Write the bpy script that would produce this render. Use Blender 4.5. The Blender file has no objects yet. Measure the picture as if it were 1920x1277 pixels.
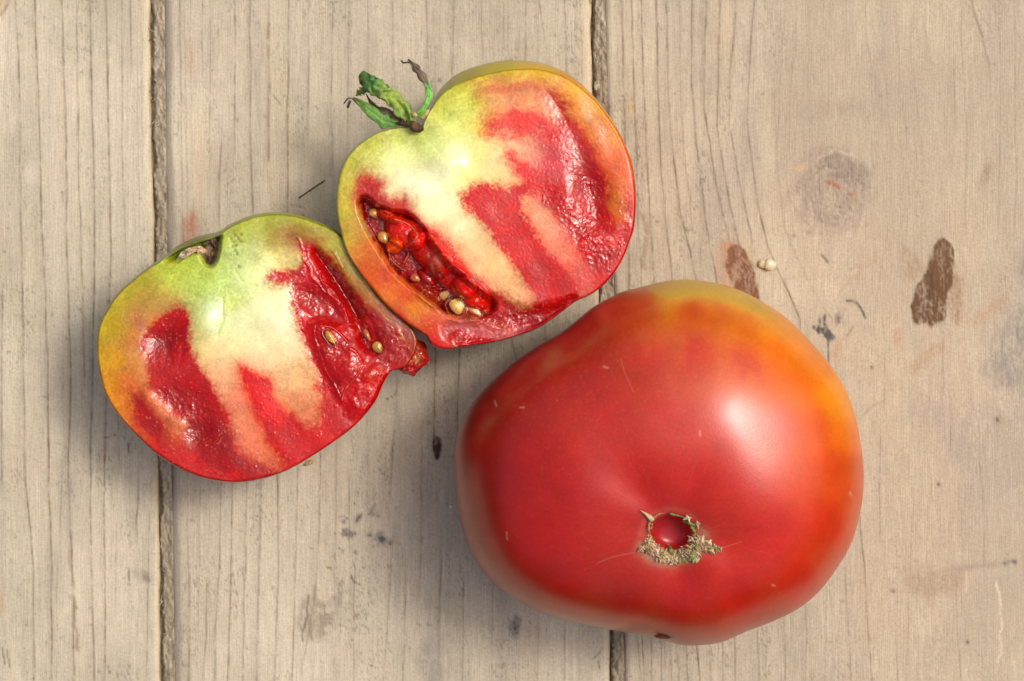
import bpy, math, random
import numpy as np

# ------------------------------------------------------------------ camera, sky, sun, exposure
W, HGT = 1920.0, 1277.0          # design units: 1 unit = 0.13 mm on the table top
S = 0.25 / W                     # metres per unit on the table top
CAM = 0.65                       # camera height above the table (m)
sc = bpy.context.scene
sc.render.engine = 'CYCLES'
sc.cycles.use_denoising = True
sc.cycles.max_bounces = 8
sc.cycles.transmission_bounces = 8
cam_d = bpy.data.cameras.new('camera')
cam_d.sensor_width = 36.0
cam_d.lens = 36.0 * CAM / 0.25
cam_d.clip_start = 0.01
cam_d.clip_end = 50.0
cam = bpy.data.objects.new('camera', cam_d)
cam.location = (0, 0, CAM)
sc.collection.objects.link(cam)
sc.camera = cam

SUN_EL = math.radians(61)
SUN_AZ = math.radians(24)        # towards the sun: from +X (right) turned towards +Y (far)
sdir = (math.cos(SUN_EL) * math.cos(SUN_AZ), math.cos(SUN_EL) * math.sin(SUN_AZ), math.sin(SUN_EL))
world = bpy.data.worlds.new('World')
sc.world = world
world.use_nodes = True
wn = world.node_tree.nodes
wl = world.node_tree.links
bg = wn.get('Background') or wn.new('ShaderNodeBackground')
out = wn.get('World Output') or wn.new('ShaderNodeOutputWorld')
sky = wn.new('ShaderNodeTexSky')
sky.sky_type = 'NISHITA'
sky.sun_disc = False
sky.sun_elevation = SUN_EL
sky.sun_rotation = math.atan2(sdir[0], sdir[1])
sky.dust_density = 9.0
sky.air_density = 0.8
sky.ozone_density = 1.0
wl.new(sky.outputs[0], bg.inputs[0])
bg.inputs[1].default_value = 0.15
wl.new(bg.outputs[0], out.inputs[0])
sun_d = bpy.data.lights.new('sun', 'SUN')
sun_d.energy = 1.28
sun_d.angle = math.radians(10)
sun_d.color = (1.0, 0.95, 0.87)
sun = bpy.data.objects.new('sun', sun_d)
sun.rotation_euler = (0, math.pi / 2 - SUN_EL, SUN_AZ)
sun.location = (sdir[0] * 2, sdir[1] * 2, sdir[2] * 2)
sc.collection.objects.link(sun)
vs = sc.view_settings
vs.view_transform = 'Standard'
vs.look = 'None'
vs.exposure = -0.10
vs.gamma = 1.0
vs.use_curve_mapping = False

# ------------------------------------------------------------------ helpers
ALB = 0.80                       # base colour = linear(seen in full light) * ALB


def lin(c):
    c = np.asarray(c, float) / 255.0
    return np.where(c <= 0.04045, c / 12.92, ((c + 0.055) / 1.055) ** 2.4) * ALB


def P(px, py, z):
    """design units + height (m) -> world"""
    k = (CAM - z) / CAM
    return np.stack([(px - W / 2) * S * k, -(py - HGT / 2) * S * k, z + 0 * px], -1)


def sstep(a, b, x):
    t = np.clip((x - a) / (b - a), 0, 1)
    return t * t * (3 - 2 * t)


def _hash(ix, iy, seed):
    h = (ix.astype(np.int64) * 374761393 + iy.astype(np.int64) * 668265263 + seed * 974634777) & 0xffffffff
    h = ((h ^ (h >> 13)) * 1274126177) & 0xffffffff
    h = h ^ (h >> 16)
    return (h & 0xffffff) / float(0x7fffff) - 1.0


def vn(x, y, seed=0):
    x = np.asarray(x, float); y = np.asarray(y, float)
    ix = np.floor(x); iy = np.floor(y)
    fx = x - ix; fy = y - iy
    fx = fx * fx * (3 - 2 * fx); fy = fy * fy * (3 - 2 * fy)
    a = _hash(ix, iy, seed); b = _hash(ix + 1, iy, seed)
    c = _hash(ix, iy + 1, seed); d = _hash(ix + 1, iy + 1, seed)
    return (a * (1 - fx) + b * fx) * (1 - fy) + (c * (1 - fx) + d * fx) * fy


def fbm(x, y, seed=0, o=3):
    r = 0; a = 1.0; t = 0
    for i in range(o):
        r = r + a * vn(x, y, seed + i * 17); t += a
        x = x * 2.03 + 11.3; y = y * 2.03 + 5.7; a *= 0.5
    return r / t


def smooth_poly(pts, n=4, closed=True):
    p = np.array(pts, float)
    m = len(p); res = []
    rng = range(m if closed else m - 1)
    for i in rng:
        if closed:
            p0, p1, p2, p3 = p[(i - 1) % m], p[i], p[(i + 1) % m], p[(i + 2) % m]
        else:
            p0, p1, p2, p3 = p[max(i - 1, 0)], p[i], p[i + 1], p[min(i + 2, m - 1)]
        for k in range(n):
            t = k / n
            res.append(0.5 * ((2 * p1) + (-p0 + p2) * t + (2 * p0 - 5 * p1 + 4 * p2 - p3) * t * t
                              + (-p0 + 3 * p1 - 3 * p2 + p3) * t ** 3))
    if not closed:
        res.append(p[-1])
    return np.array(res)


def seg_dist(x, y, a, b):
    dx, dy = b[0] - a[0], b[1] - a[1]
    L = dx * dx + dy * dy + 1e-9
    t = np.clip(((x - a[0]) * dx + (y - a[1]) * dy) / L, 0, 1)
    return np.hypot(x - a[0] - t * dx, y - a[1] - t * dy), t


def sdf(x, y, poly):
    d = np.full(x.shape, 1e9); ins = np.zeros(x.shape, bool)
    n = len(poly)
    for i in range(n):
        a, b = poly[i], poly[(i + 1) % n]
        d = np.minimum(d, seg_dist(x, y, a, b)[0])
        c = ((a[1] > y) != (b[1] > y))
        xi = (b[0] - a[0]) * (y - a[1]) / ((b[1] - a[1]) + 1e-12) + a[0]
        ins ^= c & (x < xi)
    return np.where(ins, -d, d)


class Canvas:
    """per-vertex colour, relief (m) and roughness of one surface, laid out in design units"""

    def __init__(self, px, py, col=(128, 128, 128), rough=0.4):
        self.x = px.ravel().astype(float); self.y = py.ravel().astype(float)
        n = self.x.size
        self.tex = None; self.soft = 1.0; self.fib = None
        self.c = np.tile(lin(col), (n, 1)); self.h = np.zeros(n); self.r = np.full(n, rough)

    def idw(self, pts, p=1.7, e=9.0):
        acc = np.zeros_like(self.c); ws = np.zeros(self.x.size)
        for (a, b, c) in pts:
            w = 1.0 / ((self.x - a) ** 2 + (self.y - b) ** 2 + e * e) ** p
            acc += w[:, None] * lin(c); ws += w
        self.c = acc / ws[:, None]

    def sel(self, lo, hi, m):
        return np.nonzero((self.x > lo[0] - m) & (self.x < hi[0] + m) & (self.y > lo[1] - m) & (self.y < hi[1] + m))[0]

    def poly(self, pts, color=None, edge=6, warp=5, wlen=22, alpha=1.0, h=0.0, hedge=None, rough=None, grain=0.0, seed=1, sm=3):
        pl = smooth_poly(pts, sm) if sm else np.array(pts, float)
        he = (hedge if hedge is not None else edge) * min(self.soft, 1.3)
        edge = edge * (self.soft if edge >= 5 else 1.0)
        i = self.sel(pl.min(0), pl.max(0), max(edge * 2.3, he) + warp + 3)
        if not i.size:
            return
        x, y = self.x[i], self.y[i]
        d = sdf(x, y, pl)
        if self.fib:
            fx, fy = self.fib
            u = np.hypot(x - fx, y - fy); v = np.arctan2(y - fy, x - fx) * 230
            w = warp * 1.1 * fbm(u / (wlen * 2.2), v / (wlen * .5), seed * 31 + 5, 4) + warp * 1.0 * fbm(x / wlen, y / wlen, seed * 31 + 6, 4)
        else:
            w = warp * fbm(x / wlen, y / wlen, seed * 31 + 5, 4) * 1.6
        if grain:
            w = w + .7 * grain * vn(x / 4.2, y / 4.2, seed + 90) + grain * 0.5 * vn(x / 2.1, y / 2.1, seed + 91)
        dd = d + w
        m = sstep(edge, -edge, dd) * alpha
        if self.soft > 1 and alpha > .8 and edge > 7:
            m = alpha * (.45 * sstep(edge * 2.1, -edge * 1.2, dd) + .55 * sstep(edge * .9, -edge * .9, dd))
        if self.tex is not None:
            m = np.clip(m * self.tex[i], 0, 1)
        if color is not None:
            self.c[i] += m[:, None] * (lin(color) - self.c[i])
        if h:
            self.h[i] += h * sstep(he, -he, d + warp * 0.5 * w / (abs(w).max() + 1e-9))
        if rough is not None:
            self.r[i] += m * (rough - self.r[i])

    def blob(self, cx, cy, rx, ry, ang=0, color=None, alpha=1.0, h=0.0, dome=False, rough=None, warp=0.0, seed=3):
        R = max(rx, ry) * 3
        i = self.sel((cx, cy), (cx, cy), R)
        if not i.size:
            return
        x, y = self.x[i] - cx, self.y[i] - cy
        ca, sa = math.cos(math.radians(ang)), math.sin(math.radians(ang))
        u = (x * ca + y * sa) / rx; v = (-x * sa + y * ca) / ry
        q = u * u + v * v
        if warp:
            q = q * (1 + warp * fbm(self.x[i] / (rx * .7), self.y[i] / (ry * .7), seed, 3))
        if dome:
            g = np.sqrt(np.clip(1 - q, 0, 1)); m = sstep(1.1, 0.75, q)
        else:
            g = np.exp(-q); m = g
        if self.tex is not None:
            m = np.clip(m * self.tex[i], 0, 1)
        if color is not None:
            self.c[i] += (m * alpha)[:, None] * (lin(color) - self.c[i])
        if h:
            self.h[i] += h * g
        if rough is not None:
            self.r[i] += m * alpha * (rough - self.r[i])

    def stroke(self, pts, width, color=None, alpha=1.0, h=0.0, rough=None, soft=True, jit=0.0, seed=7, taper=False):
        pl = smooth_poly(pts, 4, closed=False) if len(pts) > 2 else np.array(pts, float)
        i = self.sel(pl.min(0), pl.max(0), width * 3 + 3 + jit)
        if not i.size:
            return
        x, y = self.x[i].copy(), self.y[i].copy()
        if jit:
            x += jit * fbm(x / 18, y / 18, seed, 3); y += jit * fbm(x / 18, y / 18, seed + 3, 3)
        d = np.full(x.shape, 1e9); tt = np.zeros(x.shape); n = len(pl) - 1
        for k in range(n):
            dk, t = seg_dist(x, y, pl[k], pl[k + 1])
            u = dk < d
            d = np.where(u, dk, d); tt = np.where(u, (k + t) / n, tt)
        wd = width * (np.sin(np.clip(tt, 0.02, 0.98) * math.pi) ** 0.6 if taper else 1.0)
        g = np.exp(-(d / wd) ** 2)
        if self.tex is not None:
            g = np.clip(g * self.tex[i], 0, 1)
        if color is not None:
            self.c[i] += (g * alpha)[:, None] * (lin(color) - self.c[i])
        if h:
            self.h[i] += h * g
        if rough is not None:
            self.r[i] += g * alpha * (rough - self.r[i])

    def mottle(self, wl, amp, seed, mask=None, o=2):
        f = 1 + amp * fbm(self.x / wl, self.y / wl, seed, o) * 1.5
        if mask is not None:
            f = 1 + (f - 1) * mask
        self.c *= f[:, None]


COL = sc.collection


def grid_mesh(name, V, mat, parent=None, wrap=False, cap=False, col=None, rough=None, smooth=True):
    """rows x cols x 3 -> one mesh object; wrap joins the last column to the first, cap closes row 0"""
    R, C = V.shape[:2]
    me = bpy.data.meshes.new(name)
    idx = np.arange(R * C).reshape(R, C)
    if wrap:
        nx = np.roll(idx, -1, axis=1)
        a, b, c, d = idx[:-1], nx[:-1], nx[1:], idx[1:]
    else:
        a, b, c, d = idx[:-1, :-1], idx[:-1, 1:], idx[1:, 1:], idx[1:, :-1]
    q = np.stack([a, d, c, b], -1).reshape(-1, 4)
    loops = q.ravel().astype(np.int32)
    starts = np.arange(len(q), dtype=np.int32) * 4
    if cap:
        loops = np.concatenate([loops, idx[0].astype(np.int32)])
        starts = np.concatenate([starts, [len(q) * 4]]).astype(np.int32)
    me.vertices.add(R * C)
    me.vertices.foreach_set('co', V.reshape(-1).astype(np.float32))
    me.loops.add(len(loops))
    me.loops.foreach_set('vertex_index', loops)
    me.polygons.add(len(starts))
    me.polygons.foreach_set('loop_start', starts)
    if smooth:
        me.polygons.foreach_set('use_smooth', np.ones(len(starts), bool))
    me.update(calc_edges=True)
    me.validate()
    set_attr(me, col, rough)
    return link(name, me, mat, parent)


def set_attr(me, col, rough=None):
    n = len(me.vertices)
    if col is not None:
        a = me.color_attributes.new('Col', 'FLOAT_COLOR', 'POINT')
        buf = np.ones((n, 4), np.float32); buf[:, :3] = np.clip(col, 0.0, 1)
        a.data.foreach_set('color', buf.ravel())
    if rough is not None:
        a = me.attributes.new('Rough', 'FLOAT', 'POINT')
        a.data.foreach_set('value', np.clip(rough, 0.02, 1).astype(np.float32))


def link(name, me, mat, parent=None):
    o = bpy.data.objects.new(name, me)
    COL.objects.link(o)
    if mat is not None:
        me.materials.append(mat)
    if parent is not None:
        o.parent = parent
    return o


def raw_mesh(name, verts, faces, mat, parent=None, col=None, smooth=True):
    me = bpy.data.meshes.new(name)
    me.from_pydata([tuple(map(float, v)) for v in verts], [], [tuple(f) for f in faces])
    me.update()
    if smooth:
        me.polygons.foreach_set('use_smooth', np.ones(len(me.polygons), bool))
    if col is not None:
        set_attr(me, np.asarray(col))
    return link(name, me, mat, parent)


def thing(name, label, cat, group=None):
    o = bpy.data.objects.new(name, None)
    o.empty_display_size = 0.01
    COL.objects.link(o)
    o['label'] = label; o['category'] = cat
    if group:
        o['group'] = group
    return o


def tag(o, label, cat, group=None):
    o['label'] = label; o['category'] = cat
    if group:
        o['group'] = group


def material(name, rough=0.5, use_rough=False, sss=0.0, rad=(1, .3, .15), sss_scale=0.002, coat=0.0, coat_rough=0.1,
             bumps=(), tint=(), spec=0.5, trans=0.0, color=None, ior=None):
    """bumps: (scale vec, detail, strength, distance, kind);  tint: (scale vec, amount)"""
    m = bpy.data.materials.new(name); m.use_nodes = True
    nt = m.node_tree; N = nt.nodes; L = nt.links
    b = N['Principled BSDF']
    if color is None:
        at = N.new('ShaderNodeAttribute'); at.attribute_name = 'Col'
        src = at.outputs['Color']
    else:
        rg = N.new('ShaderNodeRGB'); rg.outputs[0].default_value = (*color, 1); src = rg.outputs[0]
    tc = N.new('ShaderNodeTexCoord')

    def mapped(scale):
        mp = N.new('ShaderNodeMapping'); mp.inputs['Scale'].default_value = scale
        L.new(tc.outputs['Object'], mp.inputs['Vector'])
        return mp.outputs[0]
    for (scv, amt) in tint:
        nz = N.new('ShaderNodeTexNoise'); nz.inputs['Scale'].default_value = 1.0
        nz.inputs['Detail'].default_value = 2.0
        L.new(mapped(scv), nz.inputs['Vector'])
        mr = N.new('ShaderNodeMapRange')
        mr.inputs['From Min'].default_value = 0.25; mr.inputs['From Max'].default_value = 0.75
        mr.inputs['To Min'].default_value = 1 - amt; mr.inputs['To Max'].default_value = 1 + amt
        L.new(nz.outputs[0], mr.inputs['Value'])
        vm = N.new('ShaderNodeVectorMath'); vm.operation = 'SCALE'
        L.new(src, vm.inputs[0]); L.new(mr.outputs[0], vm.inputs['Scale'])
        src = vm.outputs[0]
    L.new(src, b.inputs['Base Color'])
    prev = None
    for (scv, det, st, dist, kind) in bumps:
        if kind == 'noise':
            t = N.new('ShaderNodeTexNoise'); t.inputs['Scale'].default_value = 1.0
            t.inputs['Detail'].default_value = det
            hgt = t.outputs[0]
        else:
            t = N.new('ShaderNodeTexVoronoi'); t.feature = 'SMOOTH_F1'; t.inputs['Scale'].default_value = 1.0
            hgt = t.outputs['Distance']
        L.new(mapped(scv), t.inputs['Vector'])
        bp = N.new('ShaderNodeBump'); bp.inputs['Strength'].default_value = st
        bp.inputs['Distance'].default_value = dist
        L.new(hgt, bp.inputs['Height'])
        if prev is not None:
            L.new(prev, bp.inputs['Normal'])
        prev = bp.outputs[0]
    if prev is not None:
        L.new(prev, b.inputs['Normal'])
        L.new(prev, b.inputs['Coat Normal'])
    if use_rough:
        ar = N.new('ShaderNodeAttribute'); ar.attribute_name = 'Rough'
        L.new(ar.outputs['Fac'], b.inputs['Roughness'])
    else:
        b.inputs['Roughness'].default_value = rough
    b.inputs['Specular IOR Level'].default_value = spec
    b.inputs['Subsurface Weight'].default_value = sss
    b.inputs['Subsurface Radius'].default_value = rad
    b.inputs['Subsurface Scale'].default_value = sss_scale
    b.inputs['Coat Weight'].default_value = coat
    b.inputs['Coat Roughness'].default_value = coat_rough
    b.inputs['Transmission Weight'].default_value = trans
    if ior:
        b.inputs['IOR'].default_value = ior
    return m


def v3(s):
    return (s, s, s)


M_WOOD = material('weathered_wood', rough=0.78, spec=0.25,
                  bumps=(((3600, 150, 900), 3, 0.45, 0.00030, 'noise'), (v3(1500), 3, 0.30, 0.0002, 'noise')),
                  tint=(((4200, 120, 900), 0.10), (v3(1700), 0.12)))
M_FLESH = material('tomato_flesh', use_rough=True, sss=0.22, rad=(1, .35, .18), sss_scale=0.0022,
                   coat=0.12, coat_rough=0.09, spec=.42,
                   bumps=((v3(2300), 2, 0.09, 0.0002, 'noise'),),
                   tint=((v3(1900), 0.10),))
M_SKIN = material('tomato_skin', rough=0.30, sss=0.04, rad=(1, .3, .12), sss_scale=0.002, spec=.62,
                  bumps=((v3(420), 2, 0.03, 0.0004, 'noise'), (v3(2400), 2, 0.10, 0.0002, 'noise')),
                  tint=((v3(230), 0.07), (v3(2600), 0.09)))
M_SEED = material('tomato_seed', rough=0.18, sss=0.2, sss_scale=0.001, coat=0.6, coat_rough=0.05,
                  bumps=((v3(1800), 3, 0.2, 0.0002, 'noise'),), tint=((v3(900), 0.18),))
M_GEL = material('seed_gel', rough=0.06, trans=1.0, color=(1.0, .80, .62), ior=1.34,
                 bumps=((v3(700), 2, 0.10, 0.0004, 'noise'),))
M_LEAF = material('sepal_leaf', rough=0.5, sss=0.08, sss_scale=0.001,
                  bumps=((v3(900), 4, 0.6, 0.0006, 'noise'), (v3(2600), 2, 0.3, 0.0003, 'noise')), tint=((v3(1500), 0.14),))
M_CORK = material('corky_scar', rough=0.8, spec=0.2,
                  bumps=((v3(1800), 4, 0.7, 0.0005, 'noise'),), tint=((v3(900), 0.3),))
M_DIRT = material('seam_dirt', rough=0.95, spec=0.1,
                  bumps=((v3(1500), 4, 0.5, 0.0004, 'noise'),), tint=((v3(1300), 0.14),))

# ------------------------------------------------------------------ the table top: planks with open seams
tabletop = bpy.data.objects.new('tabletop', None)
tabletop.empty_display_size = 0.05
COL.objects.link(tabletop)
tabletop['kind'] = 'structure'
tabletop['label'] = 'weathered pale wooden table of wide planks'

SEAM1_L = ([-700, 0, 480, 880, 1277, 1980], [270, 280, 289, 297, 301, 310])
SEAM1_R = ([-700, 0, 480, 1000, 1277, 1980], [290, 303, 309, 319, 323, 334])
SEAM2_L = ([-700, 0, 170, 640, 1190, 1277, 1980], [1095, 1108, 1112, 1125, 1143, 1144, 1160])
SEAM2_R = ([-700, 0, 170, 640, 1190, 1277, 1980], [1117, 1129, 1134, 1149, 1164, 1166, 1181])


def edge_fn(tab, seed):
    ys, xs = tab

    def f(y):
        return np.interp(y, ys, xs) + 3.0 * fbm(y / 60.0, y * 0 + seed, seed, 4)
    return f


def axis(lo, hi, vlo, vhi, fine, coarse):
    a = np.arange(lo, vlo, coarse) if lo < vlo else np.array([])
    b = np.arange(max(vlo, lo), min(vhi, hi), fine)
    c = np.arange(vhi, hi, coarse) if hi > vhi else np.array([])
    return np.unique(np.concatenate([a, b, c, [lo, hi]]))


YS = axis(-700, 1980, -20, 1300, 4.0, 40.0)


def plank(xl, xr, lines, base, seed, fine=1.6, vlo=-20, vhi=1940, detail=None, z0=0.0):
    ref = np.array([640.0])
    l0, r0 = float(xl(ref)[0]), float(xr(ref)[0])
    xs = axis(l0 + 14, r0 - 14, vlo, vhi, fine, 30.0)
    core = (xs - l0) / (r0 - l0)
    edge = np.array([0, 0.5, 1.2, 2.2, 3.5, 5, 7, 9, 11.5])
    s = np.concatenate([edge / (r0 - l0), core, 1 - edge[::-1] / (r0 - l0)])
    XL = xl(YS)[:, None]; XR = xr(YS)[:, None]
    px = XL + s[None, :] * (XR - XL)
    py = np.repeat(YS[:, None], len(s), 1)
    cv = Canvas(px, py, base, 0.8)
    x, y = cv.x, cv.y
    # broad growth bands, fibre streaks, weather blotches
    f = 1 + 0.08 * fbm(x / 34, y / 1400, seed, 3) + 0.08 * fbm(x / 7, y / 420, seed + 3, 3)
    f += 0.07 * fbm(x / 2.8, y / 60, seed + 5, 2) + 0.24 * fbm(x / 170, y / 230, seed + 7, 4) + .10 * fbm(x / 9, y / 13, seed + 8, 3)
    fine = fbm(x / 12, y / 900, seed + 9, 2)
    f -= 0.06 * np.exp(-(fine / .035) ** 2) * sstep(-.3, .5, fbm(x / 50, y / 120, seed + 10, 2))
    cv.c *= f[:, None]
    g = sstep(0.1, 0.7, fbm(x / 110, y / 300, seed + 11, 4))
    cv.c += (0.50 * g)[:, None] * (lin((172, 160, 143)) - cv.c)
    g = sstep(0.15, 0.7, fbm(x / 90, y / 420, seed + 13, 4))
    cv.c += (0.34 * g)[:, None] * (lin((214, 192, 160)) - cv.c)
    g = sstep(0.2, 0.75, fbm(x / 60, y / 260, seed + 19, 4))
    cv.c += (0.50 * g)[:, None] * (lin((224, 212, 184)) - cv.c)
    # worn pitted patches
    pit = sstep(0.38, 0.62, vn(x / 2.2, y / 3.4, seed + 23)) * sstep(0.0, 0.5, fbm(x / 40, y / 110, seed + 29, 3))
    cv.c *= (1 - 0.34 * pit)[:, None]; cv.h -= 0.00006 * pit
    spk = sstep(0.80, 0.93, vn(x / 5.1, y / 6.3, seed + 31))
    cv.c *= (1 - 0.30 * spk)[:, None]
    # growth-ring lines
    nc = len(s)
    for k, ln in enumerate(lines):
        pts, st, wd = ln
        pts = np.array(pts, float)
        yy = pts[:, 1]
        o = np.argsort(yy)
        r_x = np.interp(YS, yy[o], pts[o, 0]) + 2.2 * fbm(YS / 70, YS * 0 + k * 3.1, seed + 41, 3)
        r_f = sstep(yy.min() - 45, yy.min() + 10, YS) * sstep(yy.max() + 45, yy.max() - 10, YS)
        r_a = 0.62 + 0.6 * fbm(YS / 46, YS * 0 + k * 7.7, seed + 43, 3) + 0.3 * vn(YS / 9, YS * 0 + k, seed + 47)
        rows = np.nonzero(r_f > 0)[0]
        if not len(rows):
            continue
        r0_, r1_ = rows[0], rows[-1] + 1
        sub = slice(r0_ * nc, r1_ * nc)
        d = (px[r0_:r1_] - r_x[r0_:r1_, None]).ravel()
        am = np.repeat(np.clip(r_a[r0_:r1_], .14, 1.15), nc); fade = np.repeat(r_f[r0_:r1_], nc)
        near = np.nonzero(np.abs(d) < wd * 22)[0]
        d, am, fade = d[near], am[near], fade[near]
        sh = np.where(d > 0, np.exp(-(d / (wd * 0.8)) ** 2), np.exp(-(np.abs(d) / (wd * 1.5)) ** 1.4))
        soft = np.where(d > 0, 0, np.exp(-(np.abs(d) / (wd * 6)) ** 1.2)) * 0.20
        q = np.clip((sh * am + soft) * fade * st, 0, 1)
        ii = near + r0_ * nc
        cv.c[ii] += (q * 0.92)[:, None] * (lin((112, 91, 70)) - cv.c[ii])
        cv.h[ii] -= 0.00024 * sh * fade * am * st
    if detail:
        cv.tex = np.clip(.95 + .55 * fbm(x / 6, y / 34, seed + 71, 2) + .45 * vn(x / 3.1, y / 4.2, seed + 73) + .3 * fbm(x / 16, y / 22, seed + 75, 2), .5, 1.3)
        detail(cv)
    dl = (px - XL).ravel(); dr = (XR - px).ravel()
    wch = 13.0
    e = np.minimum(dl, dr)
    k = np.clip((wch - e) / wch, 0, 1)
    z = z0 + cv.h - (1 - np.sqrt(1 - np.minimum(k, 0.995) ** 2)) * 0.0016
    z += 0.00022 * fbm(x / 120, y / 500, seed + 61, 3)
    Z = z.reshape(px.shape)
    V = P(px, py, Z)
    c3 = cv.c.reshape(*px.shape, 3)
    # sides and underside
    low = V[:, :1].copy(); low[..., 2] = -0.018; low2 = V[:, -1:].copy(); low2[..., 2] = -0.018
    V = np.concatenate([low, V, low2], 1)
    c3 = np.concatenate([c3[:, :1] * 0.8, c3, c3[:, -1:] * 0.8], 1)
    o = grid_mesh('plank', V, M_WOOD, tabletop, col=c3.reshape(-1, 3))
    return o


def L(st, wd, *pts):
    return (pts, st, wd)


left_lines = [
    L(.75, 1.6, (22, -300), (30, 0), (36, 150), (41, 480), (48, 900), (58, 1010), (63, 1100), (63, 1277), (70, 1600)),
    L(.85, 1.6, (58, -300), (66, 0), (72, 170), (81, 480), (90, 700), (92, 930), (97, 1050), (97, 1277), (104, 1600)),
    L(.8, 1.7, (106, -300), (116, 0), (122, 200), (126, 480), (133, 700), (128, 900), (135, 1050), (140, 1277)),
    L(.7, 1.5, (140, -300), (145, 0), (146, 200), (152, 480), (158, 700)),
    L(.8, 1.6, (160, -300), (169, 0), (173, 200), (179, 480), (172, 800), (168, 950), (174, 1100), (177, 1277), (180, 1600)),
    L(.75, 1.6, (190, -300), (199, 0), (202, 200), (208, 480), (200, 750), (195, 950), (198, 1150), (196, 1277)),
    L(.6, 1.5, (242, -200), (244, 0), (246, 120)), L(.45, 1.2, (228, 0), (230, 300), (236, 480)),
    L(.6, 1.2, (279, 980), (276, 1277), (276, 1500)), L(.7, 1.5, (5, 560), (3, 900)),
    L(.45, 1.3, (218, 560), (225, 850)), L(.9, 1.6, (260, 905), (258, 950), (255, 975), (257, 1000)),
    L(.5, 1.2, (115, 905), (113, 1000)), L(.5, 1.2, (73, 1075), (75, 1115)), L(.5, 1.2, (109, 1070), (106, 1110)),
    L(.5, 1.1, (218, 1000), (217, 1130)), L(.4, 1.1, (265, 0), (268, 300)), L(.35, 1.1, (257, 100), (262, 480)),
    L(.6, 1.4, (-40, -300), (-32, 400), (-22, 1400)), L(.6, 1.4, (-90, -300), (-80, 1400)), L(.6, 1.4, (-150, -300), (-140, 1400)),
]
mid_lines = [
    L(.5, 1.2, (337, -200), (337, 0), (341, 250), (345, 480), (350, 800), (356, 1277)), L(.4, 1.0, (345, -100), (350, 250), (352, 480)),
    L(.4, 1.0, (356, -100), (360, 250), (362, 400)), L(.55, 1.3, (378, -200), (379, 0), (380, 120)),
    L(.8, 1.4, (417, 250), (412, 330), (411, 410)), L(.5, 1.2, (395, 60), (394, 300)),
    L(.7, 1.4, (441, -200), (441, 0), (441, 150), (440, 270)), L(.65, 1.5, (468, -200), (469, 0), (470, 240), (474, 400)),
    L(.6, 2.6, (503, 20), (505, 150), (504, 320)), L(.7, 1.5, (541, -200), (541, 0), (540, 180), (539, 400)),
    L(.55, 1.8, (580, -200), (580, 0), (577, 260)), L(.65, 1.4, (625, -200), (625, 0), (622, 200), (624, 300)),
    L(.5, 1.3, (655, -200), (655, 0), (653, 260)), L(.45, 1.4, (690, -200), (690, 0), (690, 140)),
    L(.45, 1.3, (735, -200), (735, 0), (738, 110)), L(.5, 1.3, (800, -200), (800, 0), (803, 130)), L(.45, 1.2, (850, -200), (850, 0), (848, 130)),
    L(.5, 1.4, (900, -200), (902, 0), (905, 95)), L(.45, 1.2, (945, -200), (945, 80)), L(.55, 1.4, (985, -200), (985, 0), (985, 105)),
    L(.45, 1.4, (1010, -200), (1012, 0), (1025, 115)), L(.5, 1.3, (1060, -200), (1060, 0), (1062, 140)), L(.35, 1.2, (1085, -200), (1088, 0), (1092, 150)),
    L(.75, 1.3, (416, 880), (411, 1080), (404, 1190), (402, 1277), (398, 1500)), L(.75, 1.3, (437, 880), (432, 1100), (427, 1277), (424, 1500)),
    L(.7, 1.3, (463, 880), (460, 1060), (455, 1277), (450, 1500)), L(.6, 1.5, (491, 880), (486, 1050), (481, 1277), (478, 1500)),
    L(.7, 1.6, (520, 860), (522, 1100), (514, 1277), (510, 1500)), L(.6, 1.6, (560, 850), (552, 1150), (548, 1277), (545, 1500)),
    L(.6, 1.1, (357, 1080), (355, 1277), (354, 1500)), L(.6, 1.1, (389, 1100), (382, 1277), (378, 1500)), L(.35, 1.0, (375, 930), (372, 1200)),
    L(.6, 1.4, (602, 840), (597, 1060), (580, 1180), (568, 1250)), L(.5, 1.4, (632, 820), (628, 1080)), L(.55, 1.3, (665, 1080), (663, 1277), (662, 1500)),
    L(.6, 1.2, (737, 1020), (725, 1200), (720, 1277), (716, 1500)), L(.55, 1.2, (761, 1090), (755, 1277), (750, 1500)),
    L(.8, 1.2, (828, 1030), (823, 1220)), L(.9, 1.3, (817, 640), (813, 830)), L(.95, 1.3, (863, 640), (858, 800)), L(.45, 1.4, (792, 860), (788, 1100)),
    L(.4, 2.2, (745, 720), (730, 950)), L(.4, 1.5, (690, 790), (688, 940)), L(.6, 1.3, (655, 900), (655, 1010)), L(.5, 1.3, (905, 640), (900, 720)),
    L(.5, 1.3, (870, 1100), (868, 1277), (866, 1500)), L(.5, 1.3, (925, 1120), (922, 1277), (920, 1500)), L(.45, 1.3, (1010, 1170), (1008, 1277), (1004, 1500)),
    L(.5, 1.3, (1060, 1180), (1058, 1277), (1056, 1500)), L(.6, 1.3, (1110, 545), (1117, 600)), L(.6, 1.5, (960, 640), (970, 680)), L(.6, 1.5, (1020, 610), (1028, 660)),
]
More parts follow.
